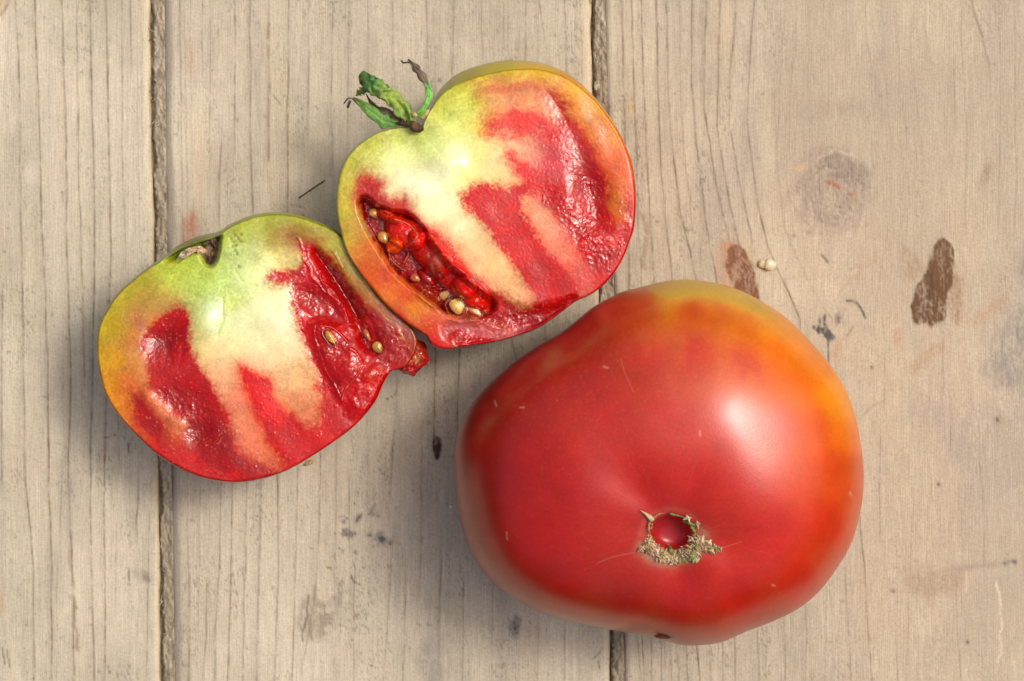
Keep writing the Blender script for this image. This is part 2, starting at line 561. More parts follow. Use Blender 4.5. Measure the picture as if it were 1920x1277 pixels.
right_lines = [
    L(.75, 1.4, (1160, -300), (1165, 0), (1168, 110), (1172, 300), (1180, 560)), L(.7, 1.4, (1178, -300), (1183, 0), (1190, 150), (1196, 400), (1205, 560)),
    L(.75, 1.4, (1198, -300), (1203, 0), (1207, 160), (1215, 330), (1228, 540)), L(.75, 1.4, (1228, -300), (1231, 0), (1233, 150), (1240, 330), (1262, 540)),
    L(.8, 1.5, (1246, -300), (1250, 0), (1253, 170), (1258, 240), (1275, 400), (1310, 540)), L(.4, 1.3, (1275, 0), (1276, 150), (1283, 300), (1300, 430)),
    L(.7, 1.5, (1295, -300), (1297, 0), (1297, 150), (1305, 270), (1325, 430), (1350, 560)), L(.8, 1.5, (1328, -300), (1325, 0), (1322, 120), (1320, 200), (1345, 360), (1375, 480)),
    L(.75, 1.5, (1355, -300), (1350, 0), (1346, 130), (1345, 240), (1365, 370), (1395, 500), (1420, 560)), L(.8, 1.5, (1390, -300), (1380, 0), (1370, 150), (1368, 230), (1385, 340), (1410, 440)),
    L(.8, 1.5, (1425, -300), (1415, 0), (1405, 110), (1400, 230), (1405, 280), (1425, 400), (1440, 460), (1470, 530), (1500, 600)),
    L(.4, 1.6, (1460, 120), (1452, 180), (1455, 250)), L(.4, 1.8, (1478, -100), (1462, 150), (1456, 300), (1472, 430), (1515, 530), (1560, 600)),
    L(.3, 1.8, (1500, -60), (1482, 180), (1474, 330), (1486, 430), (1530, 520)), L(.36, 1.8, (1646, -100), (1656, 100), (1668, 250), (1672, 360), (1660, 470), (1640, 580)),
    L(.30, 1.8, (1672, -100), (1686, 120), (1702, 280), (1704, 390), (1690, 500)), L(.28, 1.8, (1704, 60), (1722, 220), (1734, 350), (1726, 440)), L(.3, 1.8, (1560, -80), (1556, 80), (1552, 200)), L(.45, 1.6, (1622, -100), (1625, 80), (1640, 150)),
    L(1.0, 2.4, (1818, -100), (1822, 10), (1838, 65), (1853, 118)), L(.75, 2.0, (1788, 128), (1791, 215)), L(.5, 1.5, (1722, -100), (1728, 20), (1746, 110)),
    L(.45, 1.4, (1798, -100), (1802, 80), (1812, 250), (1808, 420)), L(.4, 1.4, (1870, -100), (1876, 130), (1872, 400)), L(.4, 1.4, (1900, -100), (1905, 300), (1902, 480)),
    L(.95, 1.5, (1612, 985), (1620, 1060), (1627, 1170), (1635, 1277), (1642, 1500)), L(.7, 1.2, (1585, 1085), (1592, 1200), (1595, 1277), (1598, 1500)),
    L(.65, 1.3, (1650, 825), (1650, 995)), L(.55, 1.2, (1712, 960), (1705, 1100), (1700, 1277), (1697, 1500)), L(.5, 1.2, (1790, 1070), (1797, 1200), (1800, 1277), (1804, 1500)),
    L(.55, 1.2, (1680, 1190), (1682, 1277), (1683, 1500)), L(.5, 1.4, (1768, 640), (1766, 745)), L(.85, 1.6, (1783, 775), (1781, 830)),
    L(.55, 1.3, (1835, 865), (1842, 920), (1845, 1060)), L(.5, 1.3, (1660, 680), (1657, 750)), L(.5, 1.3, (1745, 915), (1738, 965)), L(.4, 1.2, (1550, 1110), (1548, 1277)),
    L(.5, 1.2, (1195, 1190), (1203, 1277), (1205, 1500)), L(.7, 1.3, (1205, 1190), (1208, 1277), (1212, 1500)), L(.55, 1.2, (1222, 1195), (1223, 1277), (1225, 1500)), L(.5, 1.2, (1240, 1200), (1240, 1277), (1242, 1500)),
    L(.6, 1.2, (1256, 1200), (1259, 1277), (1262, 1500)), L(.55, 1.3, (1270, 1205), (1273, 1277), (1276, 1500)), L(.85, 1.3, (1287, 1208), (1292, 1277), (1296, 1500)),
    L(.8, 1.3, (1306, 1208), (1313, 1277), (1318, 1500)), L(.55, 1.3, (1330, 1205), (1334, 1277), (1338, 1500)), L(.5, 1.3, (1354, 1200), (1356, 1277), (1358, 1500)), L(.55, 1.3, (1377, 1190), (1379, 1277), (1380, 1500)),
    L(.45, 1.3, (1420, 1185), (1424, 1277), (1427, 1500)), L(.45, 1.3, (1470, 1160), (1473, 1277), (1476, 1500)), L(.4, 1.3, (1510, 1140), (1512, 1277), (1513, 1500)),
]


def left_detail(cv):
    cv.poly([(-20, -20), (17, -20), (12, 8), (3, 28), (-20, 30)], (200, 172, 132), edge=1.5, warp=1, alpha=.7)
    cv.stroke([(19, -12), (15, 6), (6, 24), (-4, 29)], 3.0, (150, 128, 100), alpha=.8)
    cv.blob(58, 325, 12, 14, 0, (224, 210, 196), alpha=.7, warp=.8)
    cv.blob(272, 1082, 16, 9, 20, (130, 120, 112), alpha=.7, warp=1.0)
    cv.stroke([(241, 1065), (242, 1090)], 1.6, (110, 98, 88), alpha=.8)
    cv.stroke([(135, 1120), (142, 1160), (146, 1220)], 4.0, (150, 130, 104), alpha=.7, jit=6)
    cv.stroke([(130, 1030), (136, 1100)], 3.0, (165, 146, 120), alpha=.6, jit=5)
    cv.stroke([(-5, 1090), (3, 1140), (-2, 1145)], 5, (192, 160, 124), alpha=.6)
    for (a, b) in ((5, 1215), (13, 1218), (8, 1230), (17, 1235)):
        cv.stroke([(a, b), (a + 1, b + 16)], 1.6, (120, 104, 82), alpha=.8)
    cv.stroke([(195, 821), (205, 819), (217, 815)], 1.5, (120, 90, 70), alpha=.8)
    cv.stroke([(198, 830), (197, 860)], 2.2, (160, 105, 85), alpha=.6)
    cv.stroke([(240, 830), (242, 850)], 1.4, (110, 85, 68), alpha=.8)
    for (a, b) in ((203, 1250), (220, 1265), (195, 1240), (243, 1250), (205, 1260)):
        cv.blob(a, b, 2.5, 3.5, 0, (130, 108, 84), alpha=.8)
    cv.stroke([(190, 30), (215, 55), (212, 80)], 6, (196, 182, 164), alpha=.3, jit=10)
    cv.stroke([(279, -10), (287, 480), (296, 900), (299, 1290)], 8, (222, 205, 168), alpha=.55)


def mid_detail(cv):
    # grey weathered shoulder along the left seam
    XL = np.interp(cv.y, *SEAM1_R)
    d = cv.x - XL
    m = sstep(24, 12, d + 3 * fbm(cv.x / 9, cv.y / 60, 5, 2)) * 0.85
    cv.c += m[:, None] * (lin((152, 141, 127)) - cv.c)
    m = sstep(5, 0, d) * .5
    cv.c += m[:, None] * (lin((104, 92, 80)) - cv.c)
    XR = np.interp(cv.y, *SEAM2_L)
    m = sstep(30, 3, XR - cv.x) * sstep(900, 500, cv.y) * .45
    cv.c += m[:, None] * (lin((226, 206, 168)) - cv.c)
    # rusty stain beside the cut half
    cv.poly([(338, 470), (345, 420), (352, 400), (366, 398), (372, 430), (366, 462)], (186, 120, 92), edge=10, warp=7, alpha=.75)
    cv.blob(356, 110, 10, 30, 0, (205, 166, 134), alpha=.5)
    cv.blob(375, 300, 16, 90, 0, (214, 178, 148), alpha=.35)
    # ink-dark mould marks
    cv.stroke([(670, 976), (675, 966)], 4.5, (62, 58, 60), alpha=.95)
    cv.blob(645, 978, 4.2, 3.6, 0, (66, 62, 66), alpha=.9)
    cv.stroke([(636, 970), (645, 969), (652, 973)], 1.6, (96, 88, 82), alpha=.8)
    cv.blob(714, 1010, 11, 9.5, 30, (98, 100, 98), alpha=.85, warp=1.0)
    cv.blob(717, 1011, 5, 4, 30, (70, 72, 72), alpha=.8)
    cv.blob(732, 1019, 3.2, 3, 0, (64, 58, 54), alpha=.9)
    cv.poly([(641, 994), (660, 992), (668, 1003), (655, 1010), (645, 1008)], (120, 112, 108), edge=3, warp=4, wlen=6, alpha=.8)
    cv.blob(692, 1003, 6, 3, 0, (92, 88, 86), alpha=.85)
    cv.poly([(690, 960), (702, 946), (712, 962), (710, 970), (695, 968)], (160, 148, 136), edge=3, warp=4, wlen=6, alpha=.6)
    cv.stroke([(690, 965), (700, 956), (703, 945)], 1.4, (116, 106, 98), alpha=.8, jit=3)
    cv.stroke([(700, 964), (711, 969)], 1.3, (116, 106, 98), alpha=.8)
    for (a, b, r) in ((643, 1033, 3), (666, 1036, 3.6), (687, 1030, 2.8), (636, 1027, 1.8), (700, 1024, 2), (665, 945, 2), (628, 1000, 1.8)):
        cv.blob(a, b, r, r, 0, (70, 62, 62), alpha=.9)
    cv.stroke([(613, 1063), (621, 1066)], 2.2, (170, 122, 74), alpha=.8)
    cv.stroke([(658, 1078), (663, 1090), (676, 1097)], 1.7, (92, 80, 68), alpha=.8)
    cv.blob(668, 1154, 3, 4, 20, (110, 86, 64), alpha=.85)
    cv.poly([(560, 1170), (590, 1110), (615, 1150), (632, 1100), (645, 1110), (640, 1150), (610, 1190), (570, 1200)], (150, 134, 116), edge=12, warp=14, wlen=14, alpha=.55)
    cv.stroke([(566, 1200), (580, 1120)], 1.8, (112, 98, 84), alpha=.7, jit=6)
    cv.stroke([(610, 1135), (612, 1150), (634, 1148)], 1.6, (118, 104, 90), alpha=.6, jit=5)
    cv.poly([(790, 1215), (815, 1190), (830, 1215), (825, 1270), (795, 1277)], (158, 148, 138), edge=14, warp=10, alpha=.6)
    # small dark slot
    cv.poly([(813, 822), (820, 819), (829, 824), (827, 845), (821, 862), (816, 860), (813, 840)], (70, 55, 44), edge=1.8, warp=1.5, wlen=9, alpha=.95, h=-.0006)
    cv.poly([(955, 1165), (968, 1155), (978, 1172), (970, 1196), (958, 1190)], (112, 106, 100), edge=5, warp=6, wlen=8, alpha=.7)
    cv.blob(966, 1178, 5, 8, 0, (80, 76, 72), alpha=.8)
    cv.stroke([(1112, 1235), (1122, 1225), (1128, 1215)], 1.8, (100, 86, 76), alpha=.7, jit=3)
    cv.stroke([(1122, 1240), (1124, 1252)], 1.5, (100, 86, 76), alpha=.7)
    cv.blob(824, 150, 4, 4, 0, (120, 104, 84), alpha=.7)
    cv.blob(445, 225, 3, 3, 0, (140, 120, 96), alpha=.7)
    cv.stroke([(513, 180), (520, 188), (526, 195)], 1.3, (130, 112, 88), alpha=.8)
    cv.stroke([(590, 198), (596, 204)], 1.4, (140, 108, 70), alpha=.8)
    cv.stroke([(606, 870), (608, 878)], 4, (226, 214, 202), alpha=.5)
    cv.stroke([(745, 730), (738, 742), (722, 750)], 1.1, (104, 82, 66), alpha=.8)


def right_detail(cv):
    XL = np.interp(cv.y, *SEAM2_R)
    d = cv.x - XL
    m = sstep(20, 4, d + 3 * fbm(cv.x / 9, cv.y / 60, 9, 2)) * (0.55 + 0.35 * sstep(900, 1150, cv.y))
    cv.c += m[:, None] * (lin((128, 116, 104)) - cv.c)
    # greyer old face wood
    cv.poly([(1480, -50), (1990, -50), (1990, 1400), (1560, 1400), (1600, 1000), (1560, 600), (1450, 420)], (190, 172, 146), edge=60, warp=40, wlen=120, alpha=.55)
    cv.blob(1575, 205, 95, 18, -8, (160, 144, 122), alpha=.35, warp=.8)
    # knot
    cv.poly([(1490, 330), (1510, 300), (1545, 280), (1585, 285), (1620, 310), (1632, 350), (1620, 395), (1590, 425), (1550, 435), (1510, 415), (1488, 380)], (172, 155, 136), edge=18, warp=14, wlen=22, alpha=.7)
    cv.poly([(1540, 290), (1580, 286), (1620, 312), (1630, 350), (1600, 350), (1560, 335)], (152, 137, 122), edge=7, warp=7, wlen=10, alpha=.6)
    for k, rr in enumerate((30, 46, 60, 75)):
        pts = [(1560 + rr * 1.0 * math.cos(a), 358 + rr * 1.05 * math.sin(a)) for a in np.linspace(k * .7, k * .7 + 4.2, 10)]
        cv.stroke(pts, 1.6, (128, 114, 102), alpha=.5 - .08 * k, jit=13, seed=40 + k)
    cv.stroke([(1553, 342), (1562, 346), (1572, 350)], 4.2, (176, 110, 82), alpha=.85, jit=3)
    cv.blob(1598, 364, 6, 4, 20, (180, 116, 86), alpha=.7, warp=.8)
    cv.blob(1503, 315, 13, 8, -20, (214, 184, 148), alpha=.7, warp=.7)
    cv.stroke([(1535, 296), (1565, 283), (1600, 292)], 2, (222, 208, 184), alpha=.5, jit=5)
    i = cv.sel((1560, 355), (1560, 355), 80)
    x, y = cv.x[i], cv.y[i]
    m = sstep(75, 55, np.hypot(x - 1560, y - 358)) * sstep(.15, .6, vn(x / 4, y / 4, 77))
    cv.c[i] *= (1 - .14 * m)[:, None]; cv.h[i] -= .00012 * m
    for (a, b) in ((1488, 442), (1518, 436), (1650, 180)):
        cv.blob(a, b, 4, 3, 0, (146, 124, 104), alpha=.7)
    cv.stroke([(1540, 478), (1546, 484), (1551, 490)], 2.6, (96, 92, 90), alpha=.85)
    cv.blob(1849, 325, 8, 22, 8, (150, 128, 102), alpha=.75, warp=.5)
    # large dark scab of bark
    cv.poly([(1690, 470), (1700, 458), (1712, 475), (1725, 490), (1728, 515), (1710, 530), (1692, 510)], (168, 146, 118), edge=8, warp=6, alpha=.6)
    cv.poly([(1790, 495), (1800, 520), (1802, 570), (1795, 605), (1780, 585), (1778, 540)], (160, 128, 98), edge=8, warp=6, alpha=.65)
    cv.poly([(1757, 455), (1768, 447), (1783, 452), (1790, 480), (1788, 505), (1783, 540), (1775, 565), (1777, 595), (1760, 606), (1748, 616), (1735, 606), (1714, 608), (1710, 580), (1718, 545), (1732, 520), (1745, 485)],
            (110, 80, 52), edge=2.6, warp=3.5, wlen=14, alpha=.96, h=.00025, sm=2)
    cv.blob(1760, 490, 14, 30, 10, (122, 92, 62), alpha=.6, warp=.8)
    cv.stroke([(1752, 480), (1745, 540), (1738, 590)], 2.0, (80, 62, 50), alpha=.6, jit=6)
    # reddish scab half under the whole tomato
    cv.poly([(1345, 470), (1356, 452), (1372, 450), (1382, 470), (1388, 520), (1390, 560), (1352, 545)], (196, 150, 122), edge=6, warp=5, alpha=.7)
    cv.poly([(1362, 470), (1374, 456), (1388, 460), (1402, 480), (1413, 500), (1420, 530), (1424, 565), (1400, 560), (1375, 540), (1362, 500)], (138, 92, 66), edge=4, warp=4, wlen=14, alpha=.9)
    cv.poly([(1392, 455), (1402, 450), (1410, 470), (1415, 490), (1405, 486)], (206, 184, 146), edge=4, warp=3, alpha=.8)
    cv.stroke([(1398, 490), (1394, 488), (1391, 482)], 1.6, (210, 170, 140), alpha=.7)
    cv.stroke([(1428, 504), (1436, 508)], 3, (176, 130, 92), alpha=.7)
    # faint brown flow lines below the knot
    cv.stroke([(1470, 530), (1500, 515), (1560, 522), (1600, 515), (1640, 480)], 4, (186, 162, 132), alpha=.25, jit=14)
    cv.stroke([(1565, 570), (1590, 530), (1625, 500), (1640, 490)], 2.4, (182, 152, 120), alpha=.4, jit=9)
    # sooty marks
    cv.stroke([(1588, 564), (1602, 566), (1612, 575), (1622, 595)], 2.6, (86, 84, 82), alpha=.9)
    cv.blob(1537, 602, 3.5, 6, 0, (92, 90, 88), alpha=.85)
    cv.stroke([(1547, 592), (1546, 605), (1549, 615)], 3.4, (76, 74, 74), alpha=.95)
    cv.poly([(1523, 612), (1535, 610), (1547, 616), (1560, 624), (1567, 634), (1556, 640), (1540, 626), (1532, 623)], (84, 84, 84), edge=2.5, warp=3, wlen=7, alpha=.9)
    cv.stroke([(1551, 620), (1553, 650), (1553, 680)], 2.2, (96, 94, 94), alpha=.85)
    cv.blob(1572, 598, 7, 10, -15, (112, 108, 102), alpha=.8, warp=1.2)
    cv.stroke([(1585, 630), (1592, 625), (1597, 614)], 2.0, (104, 84, 70), alpha=.8, jit=3)
    cv.poly([(1564, 650), (1582, 625), (1584, 650), (1572, 680), (1562, 676)], (194, 160, 130), edge=6, warp=4, alpha=.5)
    cv.poly([(1675, 620), (1692, 616), (1688, 635), (1680, 655)], (196, 156, 130), edge=4, warp=3, alpha=.55)
    cv.poly([(1705, 690), (1735, 660), (1770, 640), (1772, 655), (1740, 680), (1715, 696)], (184, 148, 120), edge=7, warp=8, alpha=.5)
    cv.poly([(1820, 600), (1860, 565), (1890, 545), (1880, 575), (1840, 600)], (196, 156, 120), edge=12, warp=8, alpha=.5)
    cv.poly([(1850, 690), (1870, 620), (1900, 580), (1960, 560), (1960, 700), (1900, 720)], (152, 145, 134), edge=22, warp=22, wlen=30, alpha=.7)
    cv.poly([(1900, 490), (1960, 480), (1960, 560), (1910, 545)], (158, 150, 138), edge=14, warp=14, wlen=20, alpha=.7)
    cv.poly([(1720, 760), (1760, 720), (1800, 740), (1880, 760), (1950, 740), (1950, 980), (1880, 960), (1830, 1000), (1790, 900), (1740, 800)], (178, 164, 146), edge=40, warp=40, wlen=60, alpha=.6)
    for (a, b, r) in ((1634, 689, 3), (1814, 1204, 3.5), (1870, 787, 4), (1760, 908, 4), (1674, 1108, 4)):
        cv.blob(a, b, r, r, 0, (104, 84, 68), alpha=.85, warp=.5)
    cv.stroke([(1790, 1066), (1850, 1060), (1885, 1056)], 5, (162, 146, 128), alpha=.6)
    cv.stroke([(1885, 1056), (1896, 1052), (1903, 1054)], 4, (106, 98, 92), alpha=.85)
    cv.stroke([(1870, 1095), (1878, 1180), (1872, 1240)], 2.5, (228, 212, 186), alpha=.7, jit=5)
    cv.stroke([(1812, 1075), (1812, 1110)], 2.2, (226, 208, 180), alpha=.6)
    cv.blob(1895, 1245, 8, 10, 0, (214, 198, 172), alpha=.6, warp=.8)
    cv.stroke([(1612, 790), (1630, 765), (1657, 752)], 2.4, (164, 146, 124), alpha=.6)
    cv.poly([(1700, 1080), (1780, 1070), (1790, 1110), (1740, 1125), (1705, 1110)], (176, 154, 128), edge=14, warp=14, wlen=22, alpha=.6)
    cv.stroke([(1205, 400), (1210, 440), (1208, 500)], 6, (150, 118, 92), alpha=.5, jit=8)
    cv.blob(1180, 205, 6, 14, 0, (206, 166, 112), alpha=.6)
    cv.stroke([(1247, 5), (1250, 25)], 2, (110, 108, 120), alpha=.7)


plank(lambda y: -520 + 0 * y, edge_fn(SEAM1_L, 3), left_lines, (205, 194, 170), 101, detail=left_detail)
plank(edge_fn(SEAM1_R, 5), edge_fn(SEAM2_L, 7), mid_lines, (204, 192, 168), 202, detail=mid_detail)
plank(edge_fn(SEAM2_R, 11), lambda y: 1980 + 0 * y, right_lines, (199, 185, 161), 303, detail=right_detail)


def seam(tabl, tabr, seed, lift=0.0):
    xs = np.linspace(-3, 1, 2)
    s = np.linspace(-0.25, 1.25, 30)
    ys = axis(-700, 1980, -20, 1300, 2.0, 30.0)
    XL = np.interp(ys, *tabl)[:, None]; XR = np.interp(ys, *tabr)[:, None]
    px = XL + s[None] * (XR - XL); py = np.repeat(ys[:, None], len(s), 1)
    cv = Canvas(px, py, (172, 158, 134), .95)
    x, y = cv.x, cv.y
    ss = np.tile(s, len(ys))
    n = fbm(x / 9, y / 16, seed, 4); n2 = fbm(x / 3.5, y / 5, seed + 9, 3)
    z = -0.0005 + lift + 0.0007 * n + 0.00022 * n2 + 0.0010 * (ss - 0.5)
    hole = sstep(.34, .06, ss + .30 * fbm(y / 38, y * 0, seed + 4, 4) + .12 * n2)
    z -= 0.0017 * hole
    cv.c *= (1 + .28 * n + .14 * n2 + .15 * fbm(x / 26, y / 70, seed + 33, 3))[:, None]
    cv.c += (0.55 * hole)[:, None] * (lin((112, 96, 76)) - cv.c)
    g = sstep(.2, .6, fbm(x / 14, y / 40, seed + 15, 3))
    cv.c += (.5 * g)[:, None] * (lin((212, 200, 178)) - cv.c)
    o = grid_mesh('seam_debris', P(px, py, z.reshape(px.shape)), M_DIRT, tabletop, col=cv.c)
    o['kind'] = 'stuff'
    return o


seam(SEAM1_L, SEAM1_R, 51)
seam(SEAM2_L, SEAM2_R, 71, .0003)


def tube(pts, r, sides=5):
    """list of world points -> verts, faces of a thin round thread"""
    pts = np.array(pts, float); n = len(pts)
    V = []; F = []
    for i in range(n):
        t = pts[min(i + 1, n - 1)] - pts[max(i - 1, 0)]
        t = t / (np.linalg.norm(t) + 1e-12)
        a = np.cross(t, (0, 0, 1.0));
        if np.linalg.norm(a) < 1e-3:
            a = np.array((1.0, 0, 0))
        a /= np.linalg.norm(a); b = np.cross(t, a)
        rr = r[i] if hasattr(r, '__len__') else r
        for k in range(sides):
            th = 2 * math.pi * k / sides
            V.append(pts[i] + rr * (math.cos(th) * a + math.sin(th) * b))
    for i in range(n - 1):
        for k in range(sides):
            k2 = (k + 1) % sides
            F.append((i * sides + k, i * sides + k2, (i + 1) * sides + k2, (i + 1) * sides + k))
    F.append(tuple(range(sides))[::-1]); F.append(tuple((n - 1) * sides + k for k in range(sides)))
    return V, F


def seam_fibres(tabl, tabr, seed, n=60):
    rnd = random.Random(seed); V = []; F = []; C = []
    for k in range(n):
        y = rnd.uniform(-20, 1300)
        xl = float(np.interp(y, *tabl)); xr = float(np.interp(y, *tabr))
        x = rnd.uniform(xl + 4, xr + 1); a = rnd.gauss(math.pi / 2, .7); ln = rnd.uniform(8, 26)
        z = rnd.uniform(-.0009, .0001); cu = rnd.gauss(0, .05)
        pts = []
        for j in range(6):
            pts.append(P(np.float64(min(max(x, xl - 2), xr + 4)), np.float64(y), z + rnd.uniform(-.0002, .0003)))
            x += math.cos(a) * ln / 5; y += math.sin(a) * ln / 5; a += cu * 5 + rnd.gauss(0, .25)
        v, f = tube(pts, rnd.uniform(.00004, .00011), 4)
        o = len(V); V += v; F += [tuple(i + o for i in q) for q in f]
        c = lin(rnd.choice([(212, 198, 168), (190, 172, 140), (150, 132, 104), (120, 100, 76), (224, 214, 190)]))
        C += [c] * len(v)
    o = raw_mesh('seam_fibres', V, F, M_DIRT, tabletop, C)
    o['kind'] = 'stuff'


seam_fibres(SEAM1_L, SEAM1_R, 5)
seam_fibres(SEAM2_L, SEAM2_R, 6)

# ------------------------------------------------------------------ outlines


def radial(poly, c, n):
    """outline -> radius at n even angles round c (poly must be star shaped round c)"""
    p = smooth_poly(poly, 6)
    th = np.linspace(0, 2 * math.pi, n, endpoint=False)
    ux, uy = np.cos(th), np.sin(th)
    best = np.zeros(n)
    for i in range(len(p)):
        a = p[i] - c; b = p[(i + 1) % len(p)] - c
        e = b - a
        den = ux * e[1] - uy * e[0]
        with np.errstate(divide='ignore', invalid='ignore'):
            t = (a[0] * e[1] - a[1] * e[0]) / den
            s = (a[0] * uy - a[1] * ux) / den
        ok = (s >= -1e-9) & (s <= 1 + 1e-9) & (t > 0)
        best = np.where(ok & (t > best), t, best)
    return th, best


def gauss_ring(a, sig):
    k = int(sig * 3) + 1
    w = np.exp(-(np.arange(-k, k + 1) / sig) ** 2); w /= w.sum()
    return np.convolve(np.concatenate([a[-k:], a, a[:k]]), w, 'valid')


def build_half(root, outline, center, z0, beta_pts, paint, skin_pts, dome, fib, NA=900, NT=230):
    c = np.array(center, float)
    th, R = radial(outline, c, NA)
    R = gauss_ring(R, 1.5)
    R = R * (1 + 0.0025 * fbm(np.cos(th) * 9, np.sin(th) * 9, 4, 3))
    bd = np.array([b[0] for b in beta_pts] + [beta_pts[0][0] + 360.0]); bv = np.array([b[1] for b in beta_pts] + [beta_pts[0][1]])
    beta = np.radians(gauss_ring(np.interp(np.degrees(th) % 360, bd, bv), 12))
    edge = R * np.cos(beta)
    t = np.linspace(0.004, 1, NT) ** 0.92
    px = c[0] + t[:, None] * (edge * np.cos(th))[None]
    py = c[1] + t[:, None] * (edge * np.sin(th))[None]
    cv = Canvas(px, py)
    cv.soft = 1.7; cv.fib = fib
    paint(cv)
    T = np.repeat(t[:, None], NA, 1)
    # the cut edge rolls over into the skin
    H = cv.h.reshape(px.shape)
    H *= sstep(1.0, 0.975, T)
    roll = np.clip((T - 0.986) / 0.014, 0, 1)
    z = z0 + dome * (1 - T ** 2) + H - 0.0005 * roll ** 2
    V = P(px, py, z)
    flesh = grid_mesh('flesh', V, M_FLESH, root, wrap=True, cap=True, col=cv.c, rough=cv.r)
    # skin: from the cut edge round the belly to the table
    nr = 46
    u = np.linspace(0, 1, nr)[:, None]
    ph = -beta[None] + u * (math.pi / 2 + beta[None])
    rho = R[None] * np.cos(np.minimum(ph, math.pi / 2)) ** np.where(ph > 0, 0.72, 1.0)
    rho = np.maximum(rho, 2.0)
    ze = z[-1][None]
    sb = np.sin(beta)[None]
    zz = ze * (1 - (np.sin(ph) + sb) / (1 + sb)) + 0.0002
    spx = c[0] + rho * np.cos(th)[None]; spy = c[1] + rho * np.sin(th)[None]
    sx = c[0] + R[None] * np.cos(th)[None] + 0 * rho; sy = c[1] + R[None] * np.sin(th)[None] + 0 * rho
    sv = Canvas(sx, sy)
    sv.idw(skin_pts, p=2.0)
    f = 1 + .10 * fbm(np.cos(th)[None] * 5 + u * 2, np.sin(th)[None] * 5 + u * 3, 8, 4)
    sv.c *= f.ravel()[:, None]
    SV = P(spx, spy, zz)
    skin = grid_mesh('skin', SV, M_SKIN, root, wrap=True, col=sv.c)
    zf = lambda x, y: float(z.ravel()[np.argmin((cv.x - x) ** 2 + (cv.y - y) ** 2)])
    return zf


def deepen(cv):
    # ripe pigment: the redder the tissue the less green and blue it returns
    k = sstep(.30, .05, cv.c[:, 1] / (cv.c[:, 0] + 1e-6))
    cv.c[:, 1] *= 1 - .62 * k; cv.c[:, 2] *= 1 - .58 * k; cv.c[:, 0] *= 1 - .08 * k
    lum = cv.c @ np.array((.3, .6, .1))
    cv.c = np.clip(lum[:, None] + (cv.c - lum[:, None]) * 1.16, .002, .92)
    # the watery core is the palest tissue
    p = sstep(.28, .75, lum)
    cv.c = np.minimum(cv.c * (1 + .20 * p)[:, None], .92)
    cv.c[:, 0] *= 1 - .05 * p; cv.c[:, 2] *= 1 + .12 * p


def glints(cv):
    # wet tissue: soft sheen with scattered beads of juice
    wet = sstep(.22, .10, cv.r)
    bead = sstep(.60, .86, vn(cv.x / 4.3, cv.y / 4.3, 431)) * sstep(-.2, .4, fbm(cv.x / 22, cv.y / 22, 433, 2)) * sstep(.30, .14, cv.r)
    cv.r = np.where(cv.r < .24, .15 + cv.r * .60, cv.r)
    cv.h += .00016 * bead
    cv.r += bead * (.06 - cv.r)
    return wet


def granular(cv, mask_red=True):
    x, y = cv.x, cv.y
    cell = vn(x / 3.6, y / 3.6, 401) * .6 + vn(x / 1.9, y / 1.9, 402) * .4
    lum = cv.c.sum(1)
    m = sstep(1.75, 1.0, lum)      # tissue cells show in the coloured flesh, not in the pale core
    blot = fbm(x / 24, y / 24, 406, 3)
    cv.c *= (1 + (.22 * cell + .22 * blot) * m)[:, None]
    hi = sstep(.36, .66, cell) * m * sstep(-.5, .3, fbm(x / 26, y / 26, 405, 2))
    cv.c += (hi * .26)[:, None] * (lin((240, 180, 140)) - cv.c)
    cv.r -= hi * .10
    cv.h += .00003 * cell * m
    cv.mottle(40, .05, 410); cv.mottle(12, .05, 411)
    fx, fy = cv.fib
    u = np.hypot(x - fx, y - fy) + 6 * fbm(x / 30, y / 30, 416, 2)
    v = np.arctan2(y - fy, x - fx) * 230 + 7 * fbm(x / 42, y / 42, 417, 2)
    fibre = fbm(u / 34, v / 5.5, 415, 3) * sstep(-.4, .5, fbm(x / 50, y / 50, 418, 2))
    cv.c *= (1 + .10 * fibre * (.30 + .70 * m))[:, None]


# ------------------------------------------------------------------ upper half (with sepals)
UP_OUT = [(788, 246), (796, 222), (807, 200), (825, 168), (854, 141), (891, 125), (938, 114), (976, 113), (1013, 118), (1051, 131), (1084, 153), (1112, 179), (1135, 207),
          (1157, 240), (1173, 273), (1185, 305), (1192, 348), (1193, 385), (1189, 428), (1180, 456), (1166, 489), (1145, 521), (1112, 550), (1079, 566), (1051, 587),
          (1009, 615), (957, 634), (901, 646), (850, 654), (828, 655), (808, 646), (800, 632), (786, 622), (755, 601), (722, 570), (689, 531), (661, 493), (645, 460), (634, 418),
          (630, 381), (631, 352), (638, 320), (652, 291), (675, 268), (703, 250), (727, 242), (755, 237), (773, 238)]
up = thing('tomato_half', 'cut tomato half with green sepals, pale green core and open seed cavity', 'tomato half', 'two halves of one cut tomato')


